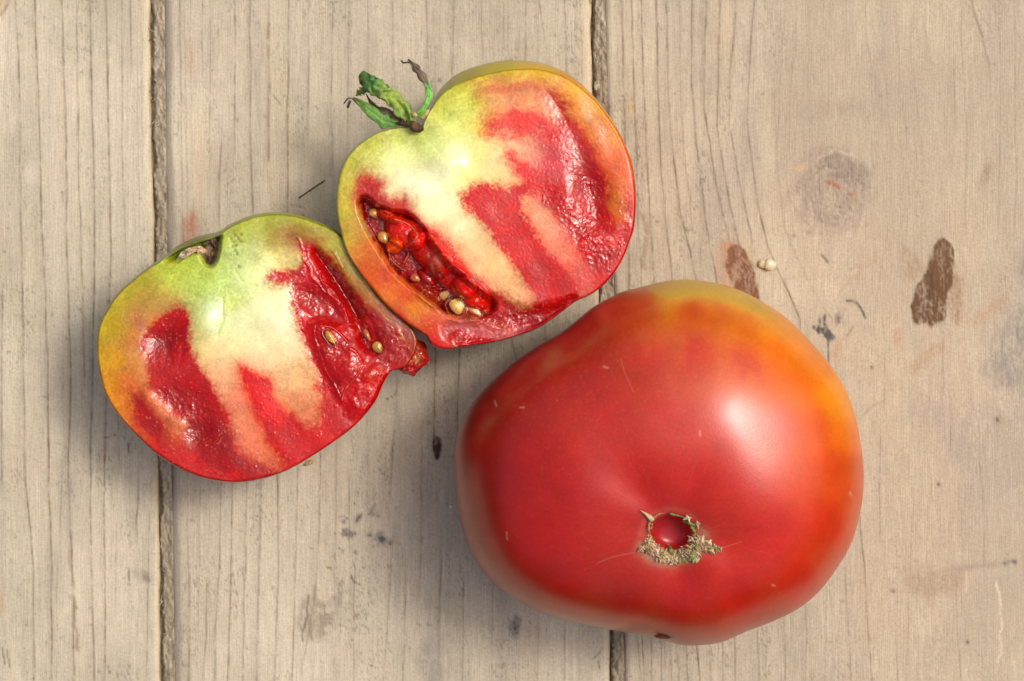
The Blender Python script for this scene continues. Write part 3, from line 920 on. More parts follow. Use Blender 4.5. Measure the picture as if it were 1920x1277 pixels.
def paint_up(cv):
    cv.idw([
        (788, 262, (176, 190, 96)), (750, 256, (188, 198, 98)), (700, 272, (188, 192, 92)), (660, 300, (192, 192, 92)), (645, 340, (194, 188, 88)), (640, 400, (198, 184, 84)), (652, 445, (186, 168, 74)), (672, 470, (206, 138, 70)),
        (655, 400, (206, 188, 96)), (660, 350, (204, 190, 96)), (668, 420, (210, 160, 90)),
        (700, 520, (212, 104, 58)), (686, 500, (204, 96, 50)), (730, 560, (216, 122, 56)), (770, 582, (218, 140, 62)), (750, 596, (196, 56, 34)), (800, 615, (216, 96, 64)), (820, 640, (206, 66, 54)), (690, 470, (214, 104, 66)), (720, 515, (214, 92, 52)), (760, 555, (212, 90, 48)),
        (826, 190, (188, 192, 82)), (856, 160, (188, 182, 72)), (900, 138, (188, 172, 62)), (960, 126, (194, 172, 58)), (1020, 132, (208, 168, 58)), (1080, 166, (228, 168, 62)), (1120, 200, (232, 162, 62)), (1150, 250, (228, 142, 62)), (1170, 300, (222, 112, 62)), (1182, 350, (208, 84, 58)), (1186, 400, (204, 76, 58)),
        (1172, 460, (198, 56, 50)), (1130, 525, (202, 62, 58)), (1080, 560, (208, 112, 92)), (1000, 612, (178, 34, 44)), (900, 640, (192, 72, 78)), (1090, 200, (226, 150, 84)), (1125, 240, (224, 130, 70)), (1150, 300, (216, 104, 60)), (1140, 280, (222, 120, 66)), (1070, 180, (226, 156, 74)),
        (840, 200, (200, 208, 112)), (870, 200, (208, 216, 122)), (850, 240, (218, 228, 134)), (810, 270, (222, 232, 154)), (760, 290, (228, 235, 164)), (730, 310, (232, 236, 174)), (700, 305, (214, 216, 130)), (880, 270, (238, 238, 158)), (860, 285, (243, 243, 196)), (840, 330, (243, 243, 196)), (800, 350, (245, 245, 206)),
        (760, 340, (243, 244, 200)), (735, 355, (243, 240, 186)), (850, 380, (243, 242, 186)), (820, 400, (245, 242, 186)), (790, 390, (245, 240, 182)), (870, 330, (240, 238, 150)), (900, 300, (242, 228, 146)), (920, 320, (246, 218, 154)), (890, 340, (244, 226, 150)), (860, 430, (246, 236, 184)), (840, 450, (246, 222, 162)), (890, 470, (244, 208, 154)), (930, 510, (242, 198, 140)), (970, 545, (236, 182, 132)), (900, 240, (228, 218, 114)), (890, 190, (218, 208, 98)), (860, 180, (205, 205, 95)), (905, 505, (240, 196, 140)), (940, 540, (238, 186, 130)), (870, 480, (236, 190, 140)),
        (920, 195, (226, 166, 102)), (960, 200, (232, 154, 114)), (1000, 210, (230, 158, 118)), (1030, 220, (228, 152, 112)), (980, 185, (228, 156, 106)), (960, 275, (238, 192, 144)), (1000, 280, (232, 144, 114)), (930, 300, (243, 204, 154)), (1050, 250, (216, 110, 100)), (1040, 300, (206, 80, 86)), (1080, 300, (196, 66, 70)), (1020, 320, (214, 84, 84)), (1070, 350, (196, 62, 62)),
        (1005, 400, (238, 156, 120)), (1030, 430, (236, 150, 116)), (1050, 470, (232, 136, 108)), (1080, 510, (228, 116, 98)), (1060, 440, (226, 116, 96)), (1100, 520, (220, 96, 84)), (1090, 545, (214, 100, 86)),
        (720, 400, (196, 70, 62)), (760, 400, (210, 84, 76)), (820, 445, (216, 70, 62)), (860, 495, (214, 64, 54)), (900, 545, (196, 56, 44)), (700, 350, (186, 72, 68))], p=1.6, e=17)
    cv.r[:] = 0.34
    cv.poly([(885, 165), (915, 152), (960, 152), (1000, 150), (1040, 165), (1062, 202), (1040, 202), (1000, 178), (950, 180), (905, 182)], (196, 84, 62), edge=10, warp=9, wlen=14, alpha=.75, grain=5)
    cv.poly([(903, 237), (925, 214), (975, 203), (1012, 213), (1040, 240), (1047, 266), (1000, 262), (950, 258), (915, 252)], (222, 66, 58), edge=9, warp=8, wlen=15, alpha=.9, grain=6)
    cv.poly([(1000, 255), (1050, 250), (1085, 285), (1090, 335), (1060, 350), (1020, 330), (1005, 290)], (198, 78, 92), edge=16, warp=12, alpha=.6, grain=6, rough=.2)
    cv.poly([(948, 292), (962, 284), (985, 303), (1012, 328), (1040, 355), (1010, 358), (978, 337), (957, 312)], (222, 54, 60), edge=8, warp=7, wlen=13, alpha=.9, grain=4)
    # red channel under the outer wall
    cv.poly([(1030, 178), (1058, 200), (1092, 246), (1115, 292), (1137, 345), (1142, 400), (1118, 428), (1090, 396), (1080, 335), (1064, 275), (1046, 225)], (176, 42, 30), edge=9, warp=8, wlen=16, alpha=.88, h=-.0006, hedge=20, rough=.17, grain=5)
    cv.poly([(1085, 330), (1120, 335), (1138, 380), (1125, 420), (1095, 400)], (158, 24, 20), edge=12, warp=9, alpha=.8, h=-.0012, hedge=22, rough=.1)
    # main stripe
    cv.poly([(878, 352), (910, 344), (955, 352), (985, 346), (1004, 352), (975, 380), (1000, 430), (1030, 480), (1060, 520), (1076, 550), (1062, 568), (1020, 578), (1000, 552), (970, 510), (930, 455), (895, 410), (866, 380)], (208, 26, 46), edge=7, warp=7, wlen=18, alpha=.95, grain=7)
    cv.poly([(985, 470), (1040, 480), (1076, 550), (1062, 570), (1020, 580), (1000, 552)], (194, 24, 38), edge=16, warp=10, alpha=.8)
    # wet torn tissue at the right
    cv.poly([(1005, 352), (1040, 345), (1080, 372), (1120, 410), (1150, 380), (1186, 396), (1186, 440), (1165, 485), (1130, 528), (1100, 495), (1072, 450), (1050, 410), (1010, 380)], (194, 46, 42), edge=9, warp=9, wlen=16, alpha=.85, grain=6, rough=.13)
    cv.poly([(1045, 405), (1075, 400), (1110, 430), (1150, 480), (1120, 500), (1080, 450)], (180, 30, 26), edge=10, warp=10, wlen=14, alpha=.7, rough=.1)
    cv.poly([(1140, 350), (1172, 345), (1180, 400), (1165, 425), (1145, 400)], (206, 130, 70), edge=10, warp=10, wlen=12, alpha=.65, rough=.14)
    # ragged wet lower edge
    cv.poly([(880, 566), (930, 556), (980, 578), (1030, 574), (1080, 560), (1055, 586), (1010, 612), (950, 612), (905, 604)], (156, 28, 36), edge=8, warp=9, wlen=13, alpha=.9, h=-.0012, hedge=10, rough=.1, grain=4)
    cv.poly([(828, 612), (870, 602), (920, 614), (960, 614), (1002, 606), (960, 630), (900, 644), (850, 642)], (196, 104, 106), edge=6, warp=6, wlen=14, alpha=.85, h=-.0008, rough=.08)
    cv.poly([(845, 622), (866, 622), (882, 634), (868, 648), (846, 640)], (196, 54, 46), edge=4, warp=5, wlen=9, alpha=.8, h=.0005, rough=.12)
    cv.poly([(864, 640), (905, 632), (930, 640), (880, 650)], (186, 40, 40), edge=4, warp=3, alpha=.8, rough=.1)
    # red flesh round the seed cavity
    cv.poly([(666, 352), (680, 322), (700, 332), (722, 342), (716, 362), (745, 372), (762, 364), (776, 395), (800, 420), (840, 450), (865, 490), (885, 512), (930, 548), (960, 572), (900, 570), (860, 540), (830, 500), (790, 450), (740, 412), (700, 398), (668, 384)], (194, 68, 62), edge=7, warp=6, wlen=14, alpha=.88, grain=5, rough=.24)
    cv.poly([(790, 425), (815, 440), (850, 475), (885, 515), (870, 525), (835, 490), (800, 455)], (206, 40, 34), edge=6, warp=4, alpha=.8, rough=.16)
    cv.poly([(668, 352), (690, 340), (720, 365), (715, 385), (680, 385)], (172, 58, 58), edge=9, warp=6, alpha=.6, grain=4)
    # cavity
    cv.poly([(675, 376), (690, 373), (706, 388), (732, 398), (762, 402), (787, 424), (806, 455), (842, 498), (880, 530), (925, 570), (905, 590), (862, 596), (832, 582), (802, 558), (766, 532), (736, 502), (708, 460), (690, 430), (679, 405)],
            (150, 38, 20), edge=3.0, warp=3, wlen=14, alpha=.96, h=-.0062, hedge=7, rough=.12)
    cv.poly([(840, 560), (870, 548), (915, 572), (900, 588), (860, 594)], (172, 92, 74), edge=7, warp=5, alpha=.8, h=.0034, hedge=14, rough=.07)
    cv.poly([(772, 520), (800, 535), (830, 560), (845, 575), (820, 572), (790, 550)], (150, 70, 54), edge=7, warp=4, alpha=.7, h=.0020, hedge=12, rough=.07)
    # pulp lobes hanging in it
    for (a, b, rx, ry, an, hh, c) in ((760, 438, 42, 29, 38, .0064, (226, 84, 58)), (738, 462, 17, 15, 20, .0046, (232, 110, 60)), (806, 474, 52, 31, 48, .0068, (228, 80, 58)),
                                      (850, 518, 54, 29, 42, .0064, (222, 74, 54)), (884, 550, 46, 24, 38, .0058, (214, 78, 60)), (728, 406, 28, 10, 24, .0054, (222, 90, 60)), (800, 520, 20, 10, 40, .0030, (190, 52, 36))):
        cv.blob(a, b, rx, ry, an, c, alpha=.9, h=hh * .72, dome=True, rough=.13, warp=.22, seed=int(a))
    cv.blob(818, 487, 9, 18, -20, (214, 140, 126), alpha=.6, h=.0006, rough=.05)
    cv.blob(808, 500, 4, 22, -18, (220, 160, 148), alpha=.5, h=.0007, rough=.05)
    cv.stroke([(740, 411), (762, 418), (778, 432), (782, 442), (772, 456), (762, 464), (766, 476), (757, 492)], 2.2, (216, 130, 116), alpha=.6, h=.0008, rough=.05)
    cv.stroke([(727, 468), (732, 484), (742, 496), (755, 506)], 2.0, (168, 110, 96), alpha=.7, h=.0016, rough=.05)
    cv.stroke([(676, 384), (682, 412), (700, 440), (716, 468), (738, 508), (766, 535), (800, 566), (836, 590)], 2.2, (220, 120, 92), alpha=.5, h=.0004, rough=.12)
    # bulge of the core: catches the sun
    cv.blob(838, 304, 34, 26, 20, None, h=.0016)
    cv.blob(905, 270, 30, 60, 10, None, h=.0005)
    cv.r -= 0.10 * np.exp(-((cv.x - 850) / 60) ** 2 - ((cv.y - 290) / 50) ** 2)
    # outer shoulder dips to the rim
    granular(cv)
    wet = glints(cv)
    cv.h += wet * (.00016 * fbm(cv.x / 15, cv.y / 15, 71, 3) + .00011 * fbm(cv.x / 5, cv.y / 5, 72, 2))
    cv.h += .0003 * fbm(cv.x / 60, cv.y / 60, 73, 2)
    deepen(cv)


UP_SKIN = [(788, 246, (160, 160, 50)), (825, 168, (160, 156, 34)), (870, 132, (176, 164, 26)), (938, 114, (192, 174, 22)), (1000, 115, (212, 172, 24)), (1084, 153, (224, 158, 44)), (1135, 207, (228, 146, 40)), (1173, 273, (216, 100, 36)), (1192, 360, (196, 50, 34)),
           (1180, 456, (186, 32, 30)), (1112, 550, (186, 34, 34)), (1009, 615, (180, 20, 34)), (901, 646, (186, 26, 30)), (816, 650, (190, 36, 26)), (755, 600, (196, 36, 20)), (700, 545, (190, 50, 26)), (661, 493, (176, 90, 40)), (640, 450, (150, 150, 50)), (630, 381, (160, 158, 56)), (640, 315, (160, 160, 60)), (703, 250, (168, 178, 66)), (755, 237, (160, 170, 64))]
# angle (deg, clockwise on the picture from +x) -> how much belly shows beyond the cut edge
UP_BETA = [(0, 6), (30, 4), (60, 5), (100, 7), (130, 4), (170, 4), (200, 7), (225, 5), (240, 10), (255, 22), (275, 22), (295, 15), (315, 9), (335, 7)]
up_z = build_half(up, UP_OUT, (920, 390), .0365, UP_BETA, paint_up, UP_SKIN, .0012, (770, 215))

# ------------------------------------------------------------------ left half
LF_OUT = [(410, 434), (432, 420), (467, 405), (511, 397), (555, 402), (590, 413), (620, 426), (644, 444), (662, 470), (680, 506), (708, 552), (750, 592), (778, 622), (782, 654), (760, 688), (736, 694),
          (721, 716), (704, 752), (677, 787), (642, 817), (594, 850), (541, 881), (493, 898), (445, 905), (397, 901), (349, 885), (300, 857), (256, 817), (221, 778), (199, 743), (186, 703), (181, 668),
          (181, 633), (186, 607), (199, 580), (217, 554), (239, 532), (265, 510), (291, 492), (313, 476), (336, 459), (360, 447), (385, 440)]
lf = thing('tomato_half', 'cut tomato half with an empty corky stem scar, left of the sepalled half', 'tomato half', 'two halves of one cut tomato')


def paint_lf(cv):
    cv.idw([
        (392, 508, (170, 184, 84)), (350, 500, (168, 188, 78)), (310, 502, (174, 188, 78)), (270, 522, (174, 172, 68)), (240, 548, (178, 168, 68)), (212, 582, (178, 164, 64)), (197, 622, (184, 164, 64)), (192, 670, (198, 158, 58)), (197, 720, (212, 152, 58)), (217, 760, (218, 142, 56)), (247, 800, (208, 114, 48)), (290, 842, (206, 74, 38)),
        (350, 880, (202, 44, 32)), (450, 897, (194, 28, 26)), (540, 872, (204, 76, 44)), (590, 842, (194, 40, 32)), (650, 802, (194, 38, 28)), (700, 742, (194, 34, 28)), (715, 712, (190, 34, 28)), (225, 620, (188, 156, 64)), (220, 680, (206, 154, 62)), (235, 740, (212, 136, 58)),
        (415, 452, (164, 178, 74)), (450, 420, (168, 174, 74)), (510, 408, (168, 178, 74)), (560, 415, (168, 174, 74)), (600, 430, (168, 170, 74)), (630, 458, (168, 164, 70)), (648, 500, (168, 146, 64)), (672, 545, (158, 110, 54)), (705, 590, (148, 82, 44)), (738, 622, (158, 76, 46)), (560, 435, (170, 168, 74)), (610, 455, (170, 160, 72)), (500, 430, (176, 180, 84)), (455, 440, (182, 192, 100)),
        (420, 520, (194, 217, 134)), (380, 540, (188, 212, 114)), (350, 540, (184, 207, 104)), (320, 525, (180, 198, 90)), (440, 470, (198, 217, 144)), (480, 470, (208, 217, 148)), (460, 520, (218, 230, 164)), (500, 500, (228, 228, 164)), (530, 485, (218, 203, 134)), (515, 455, (196, 176, 90)), (400, 580, (218, 237, 194)), (400, 610, (218, 237, 188)), (432, 570, (212, 226, 128)), (370, 600, (218, 227, 154)), (355, 575, (200, 215, 128)), (450, 600, (233, 237, 184)), (500, 580, (237, 237, 188)), (530, 600, (242, 234, 194)),
        (440, 640, (233, 230, 170)), (490, 650, (237, 227, 174)), (530, 660, (235, 212, 164)), (410, 660, (234, 208, 154)), (380, 640, (228, 208, 144)), (372, 620, (226, 216, 146)), (430, 700, (235, 174, 134)), (400, 700, (234, 178, 134)), (460, 740, (234, 144, 114)), (440, 760, (230, 138, 108)), (480, 800, (228, 134, 104)), (470, 830, (222, 124, 94)), (520, 850, (218, 122, 88)), (500, 840, (220, 124, 92)), (560, 700, (230, 184, 134)), (580, 740, (224, 168, 118)), (550, 750, (226, 164, 114)), (520, 720, (234, 194, 144)), (470, 680, (237, 198, 154)), (580, 710, (226, 170, 120)), (545, 640, (238, 216, 168)),
        (270, 562, (184, 144, 74)), (300, 550, (178, 154, 74)), (330, 570, (188, 134, 84)), (260, 600, (184, 106, 74)), (290, 600, (194, 134, 80)), (300, 575, (186, 140, 80)), (245, 640, (194, 116, 70)), (270, 660, (208, 154, 100)), (252, 690, (208, 134, 74)), (280, 700, (218, 154, 110)), (240, 715, (204, 96, 54)), (262, 740, (204, 94, 58)), (300, 762, (218, 124, 90)), (330, 792, (218, 126, 90)), (345, 800, (218, 130, 92)), (270, 790, (166, 50, 30)), (320, 830, (178, 66, 40)), (340, 850, (190, 70, 44)), (380, 862, (188, 58, 38)), (430, 862, (184, 44, 38)), (400, 835, (194, 84, 60)), (300, 800, (176, 66, 40))], p=1.6, e=17)
    cv.r[:] = .34
    # left red lobes
    cv.poly([(328, 578), (350, 578), (357, 610), (360, 640), (372, 680), (392, 715), (414, 750), (428, 790), (412, 815), (376, 822), (355, 800), (330, 785), (302, 762), (290, 740), (280, 710), (274, 670), (263, 640), (285, 608), (310, 588)], (184, 32, 36), edge=6, warp=5, wlen=18, alpha=.95, h=-.0002, hedge=18, rough=.24, grain=5)
    cv.poly([(285, 625), (320, 615), (335, 640), (318, 668), (290, 655)], (142, 16, 22), edge=16, warp=8, alpha=.8, h=-.0014, hedge=24, rough=.16)
    cv.poly([(300, 730), (340, 722), (380, 738), (400, 775), (380, 800), (345, 780), (315, 755)], (156, 16, 26), edge=10, warp=9, wlen=15, alpha=.8, h=-.0006, hedge=18, rough=.1)
    cv.poly([(345, 812), (390, 786), (424, 796), (448, 850), (510, 884), (450, 898), (400, 884), (368, 850)], (158, 26, 28), edge=9, warp=9, wlen=16, alpha=.85, grain=6, rough=.16)
    cv.poly([(352, 800), (375, 790), (392, 808), (384, 828), (360, 826)], (140, 16, 22), edge=8, warp=5, alpha=.8, h=-.0007, hedge=14, rough=.1)
    cv.poly([(240, 738), (270, 742), (302, 790), (300, 822), (262, 796)], (158, 40, 26), edge=9, warp=8, wlen=16, alpha=.85, grain=4, rough=.2)
    cv.poly([(272, 735), (300, 750), (330, 780), (350, 796), (340, 802), (310, 785), (282, 755)], (224, 140, 104), edge=6, warp=4, alpha=.7, h=.0003, rough=.16)
    cv.poly([(300, 840), (345, 855), (400, 880), (450, 884), (450, 902), (390, 896), (330, 872)], (190, 34, 28), edge=8, warp=6, alpha=.75)
    # centre red
    cv.poly([(452, 694), (480, 702), (506, 718), (512, 748), (530, 770), (560, 777), (580, 762), (604, 748), (592, 730), (612, 716), (642, 738), (664, 770), (642, 806), (594, 842), (540, 862), (512, 842), (496, 800), (480, 770), (464, 730)], (196, 26, 24), edge=8, warp=7, wlen=18, alpha=.95, rough=.22, grain=5)
    cv.poly([(455, 696), (480, 704), (506, 720), (512, 748), (535, 775), (520, 800), (490, 780), (468, 735)], (228, 44, 36), edge=14, warp=6, alpha=.85)
    cv.poly([(545, 742), (582, 742), (600, 770), (588, 796), (560, 780)], (220, 140, 104), edge=8, warp=9, wlen=12, alpha=.85, grain=7)
    # wet right-hand locule
    cv.poly([(520, 440), (560, 428), (604, 452), (590, 484), (555, 474)], (148, 76, 34), edge=12, warp=8, alpha=.85)
    cv.poly([(566, 458), (594, 466), (632, 500), (664, 545), (696, 595), (728, 640), (750, 684), (722, 714), (702, 752), (662, 788), (626, 738), (602, 716), (577, 660), (556, 610), (546, 562), (540, 537), (510, 532), (496, 520), (520, 508), (556, 503), (566, 482), (560, 466)],
            (190, 28, 24), edge=5, warp=5, wlen=16, alpha=.95, h=-.0003, hedge=14, rough=.12, grain=5)
    cv.poly([(590, 470), (632, 512), (662, 560), (690, 610), (708, 650), (690, 656), (668, 612), (640, 560), (605, 505)], (134, 16, 12), edge=7, warp=5, alpha=.85, h=-.0030, hedge=11, rough=.1)
    cv.poly([(565, 545), (600, 540), (640, 575), (652, 606), (620, 606), (580, 590)], (160, 18, 14), edge=8, warp=6, alpha=.7, h=-.0012, hedge=12, rough=.08)
    cv.poly([(672, 600), (690, 600), (704, 640), (700, 660), (684, 630)], (206, 74, 40), edge=5, warp=4, alpha=.75, h=.0012, rough=.1)
    cv.poly([(690, 578), (716, 585), (748, 612), (774, 640), (774, 662), (752, 688), (716, 690), (700, 640)], (158, 26, 20), edge=9, warp=8, wlen=12, alpha=.85, rough=.12)
    cv.stroke([(690, 560), (720, 592), (748, 622), (766, 650)], 6, (176, 116, 60), alpha=.5, jit=12)
    # gel pocket with membrane
    cv.poly([(588, 608), (620, 606), (652, 634), (670, 660), (680, 685), (667, 710), (647, 735), (641, 748), (625, 715), (605, 680), (591, 640)], (174, 22, 16), edge=4, warp=2, alpha=.9, h=.0012, hedge=12, rough=.07)
    cv.blob(652, 690, 26, 22, 40, (178, 24, 20), alpha=.7, h=.0007, rough=.06, warp=.7)
    cv.stroke([(589, 610), (592, 640), (604, 680), (622, 714), (641, 750)], 2.0, (206, 80, 74), alpha=.4, h=.00025, rough=.08, jit=3)
    cv.stroke([(655, 653), (669, 662), (678, 684), (668, 706), (648, 730), (642, 750)], 1.5, (220, 130, 120), alpha=.5, h=.0004, rough=.05)
    cv.stroke([(600, 611), (622, 614), (640, 628), (652, 642)], 1.6, (220, 130, 120), alpha=.5, h=.0005, rough=.05)
    cv.stroke([(640, 500), (620, 470), (600, 520), (625, 545), (650, 590), (652, 600)], 1.5, (200, 70, 60), alpha=.3, h=.0003, rough=.06)
    cv.stroke([(556, 450), (570, 485), (584, 515), (604, 540), (640, 575), (652, 598)], 2.2, (206, 84, 72), alpha=.35, h=.0002, rough=.07, jit=8)
    cv.poly([(666, 710), (700, 690), (722, 700), (706, 745), (676, 780), (652, 760)], (196, 48, 40), edge=8, warp=7, wlen=14, alpha=.7, h=.0012, hedge=12, rough=.1)
    cv.blob(697, 700, 14, 20, 20, (206, 110, 70), alpha=.6, h=.0006, rough=.08, warp=.9)
    # torn stem pit
    cv.poly([(376, 458), (398, 446), (412, 436), (409, 470), (403, 490), (393, 498), (384, 490), (378, 476)], (128, 106, 84), edge=3, warp=2, wlen=9, alpha=.97, h=-.0045, hedge=6, rough=.8)
    cv.poly([(384, 480), (402, 478), (400, 492), (392, 497), (386, 490)], (76, 56, 44), edge=3, warp=2, alpha=.9, rough=.8)
    cv.poly([(300, 480), (336, 455), (372, 440), (382, 448), (372, 470), (345, 474), (330, 486)], (122, 132, 52), edge=5, warp=4, alpha=.9, h=-.0040, hedge=8)
    for (a, b) in ((440, 441), (446, 447), (437, 455), (443, 460), (450, 452), (433, 448), (440, 470), (447, 500), (444, 476), (436, 462), (452, 440)):
        cv.blob(a, b, 3.0, 2.6, 0, (110, 128, 40), alpha=.75, h=-.0002, warp=.8)
    cv.blob(305, 530, 8, 4, 0, (150, 150, 60), alpha=.6)
    # gentle swells of the pale core
    cv.blob(382, 600, 26, 34, 5, None, h=.0014)
    cv.blob(470, 560, 60, 70, 0, None, h=.0008)
    cv.stroke([(418, 560), (418, 600), (414, 612), (408, 630)], 3, (200, 216, 110), alpha=.4, h=-.00015)
    cv.stroke([(440, 505), (455, 528), (480, 536)], 2.5, (206, 216, 120), alpha=.4, h=-.0001)
    cv.r -= 0.10 * np.exp(-((cv.x - 395) / 40) ** 2 - ((cv.y - 590) / 50) ** 2)
    granular(cv)
    wet = glints(cv)
    cv.h += wet * (.00020 * fbm(cv.x / 15, cv.y / 15, 81, 3) + .00008 * fbm(cv.x / 5, cv.y / 5, 82, 2))
    cv.h += .0003 * fbm(cv.x / 60, cv.y / 60, 83, 2)
    deepen(cv)


LF_SKIN = [(385, 440, (116, 126, 30)), (336, 459, (118, 130, 30)), (432, 420, (156, 164, 36)), (511, 397, (158, 168, 32)), (590, 413, (156, 162, 36)), (640, 450, (140, 140, 54)), (692, 548, (140, 90, 44)), (740, 620, (160, 60, 36)), (752, 684, (180, 32, 24)), (704, 752, (186, 28, 20)), (642, 817, (186, 28, 20)),
           (541, 881, (190, 46, 24)), (445, 905, (192, 24, 20)), (349, 885, (194, 40, 20)), (256, 817, (206, 96, 32)), (199, 743, (206, 136, 40)), (181, 668, (180, 148, 46)), (186, 607, (156, 146, 46)), (217, 554, (146, 146, 46)), (265, 510, (140, 148, 46)), (291, 492, (130, 142, 44))]
LF_BETA = [(0, 4), (30, 4), (60, 5), (100, 8), (140, 6), (170, 7), (200, 8), (220, 8), (236, 12), (250, 18), (262, 13), (285, 11), (310, 9), (330, 4)]
lf_z = build_half(lf, LF_OUT, (440, 660), .0345, LF_BETA, paint_lf, LF_SKIN, .0010, (385, 450))

# ------------------------------------------------------------------ small organic parts


def blob_mesh(name, cx, cy, z, rx, ry, rz, ang, mat, parent, color, seed=0, lump=.12, tear=0.0, color2=None, nu=26, nv=16):
    """closed lumpy ellipsoid / teardrop, sizes in design units, z in m"""
    u = np.linspace(0, 2 * math.pi, nu, endpoint=False)[None]; v = np.linspace(0.02, math.pi - 0.02, nv)[:, None]
    X = np.sin(v) * np.cos(u); Y = np.sin(v) * np.sin(u); Z = np.cos(v) + 0 * u
    n = 1 + lump * fbm(X * 1.7 + seed, Y * 1.7 + Z * 1.3, seed, 3)
    Y2 = Y * (1 - tear * X)
    ca, sa = math.cos(math.radians(ang)), math.sin(math.radians(ang))
    a = X * rx * n; b = Y2 * ry * n
    px = cx + a * ca - b * sa; py = cy + a * sa + b * ca
    zz = z + Z * n * rz * S
    V = P(px, py, zz)
    c = np.tile(lin(color), (nu * nv, 1))
    if color2 is not None:
        w = sstep(-.3, .8, X + 0.4 * fbm(X * 3, Y * 3, seed + 5, 2)).ravel()[:, None]
        c = c * (1 - w) + lin(color2) * w
    o = grid_mesh(name, V, mat, parent, wrap=True, cap=True, col=c)
    return o


for (a, b, rx, ry, an, dz, c, c2) in ((701, 400, 10, 9, 70, .0040, (204, 146, 66), (180, 112, 46)), (719, 446, 13, 10, 60, .0042, (206, 150, 58), (180, 108, 40)),
                                      (835, 553, 14, 10, -30, .0022, (216, 182, 100), (226, 200, 140)), (857, 574, 17, 15, 75, .0030, (224, 188, 88), (212, 172, 84)),
                                      (779, 521, 11, 8, 30, .0030, (200, 84, 40), (190, 120, 70)), (890, 582, 18, 8, 35, .0024, (216, 180, 110), (228, 204, 164))):
    sd = blob_mesh('seed', a, b, up_z(a, b) + dz * .40, rx * .95, ry * .95, 5, an, M_SEED, up, c, seed=int(a), tear=.3, color2=c2)
    if rx > 13.5:
        blob_mesh('gel', a, b, up_z(a, b) + dz * .40, rx * 1.45, ry * 1.5, 10, an, M_GEL, sd, c, seed=int(a) + 3, lump=.25)
for (a, b, rx, ry, an, dz, c, c2) in ((619, 633, 15, 7.5, 55, .0006, (206, 140, 44), (214, 178, 66)), (708, 652, 12, 9, 60, .0012, (200, 134, 34), (150, 104, 20)), (688, 628, 13, 5, 62, .0012, (196, 84, 34), (206, 110, 50))):
    sd = blob_mesh('seed', a, b, lf_z(a, b) + dz, rx, ry, 4.5, an, M_SEED, lf, c, seed=int(a), tear=.3, color2=c2)
    if rx > 13.5:
        blob_mesh('gel', a, b, lf_z(a, b) + dz, rx * 1.3, ry * 1.4, 7, an, M_GEL, sd, c, seed=int(a) + 3, lump=.25)

# torn flap that hangs out between the halves
fl = []
nu, nv = 120, 50
u = np.linspace(0, 2 * math.pi, nu, endpoint=False)[None]; v = np.linspace(0.02, math.pi - 0.02, nv)[:, None]
flap_poly = [(700, 560), (740, 600), (775, 630), (796, 645), (803, 672), (794, 687), (768, 706), (748, 694), (726, 690), (706, 660), (690, 610)]
fth, fR = radial(flap_poly, np.array((745., 652.)), nu)
fR = fR * (1 + .10 * fbm(np.cos(fth) * 6, np.sin(fth) * 6, 19, 3))
X = np.sin(v) ** .7 * np.cos(u) * fR[None]; Y = np.sin(v) ** .7 * np.sin(u) * fR[None]
fpx = 745 + X; fpy = 652 + Y
fz = .0300 + np.cos(v) * .0040 * (1 + .35 * fbm(fpx / 16, fpy / 16, 12, 3)) + .0008 * fbm(fpx / 6, fpy / 6, 14, 2)
fc = Canvas(fpx, fpy, (176, 32, 26), .12)
fc.poly([(705, 570), (745, 606), (775, 640), (790, 668), (780, 682), (768, 660), (745, 632), (712, 596)], (172, 84, 48), edge=6, warp=8, wlen=10, alpha=.6)
fc.poly([(722, 640), (745, 645), (758, 655), (750, 664), (728, 658)], (176, 104, 104), edge=4, warp=4, wlen=8, alpha=.7, rough=.06)
fc.poly([(776, 665), (786, 668), (784, 680), (774, 678)], (196, 132, 70), edge=4, warp=3, alpha=.7)
fc.mottle(9, .2, 33)
flap = grid_mesh('torn_flap', P(fpx, fpy, fz), M_FLESH, lf, wrap=True, cap=True, col=fc.c, rough=fc.r)
flap['label'] = 'torn red flap of flesh hanging between the two halves'


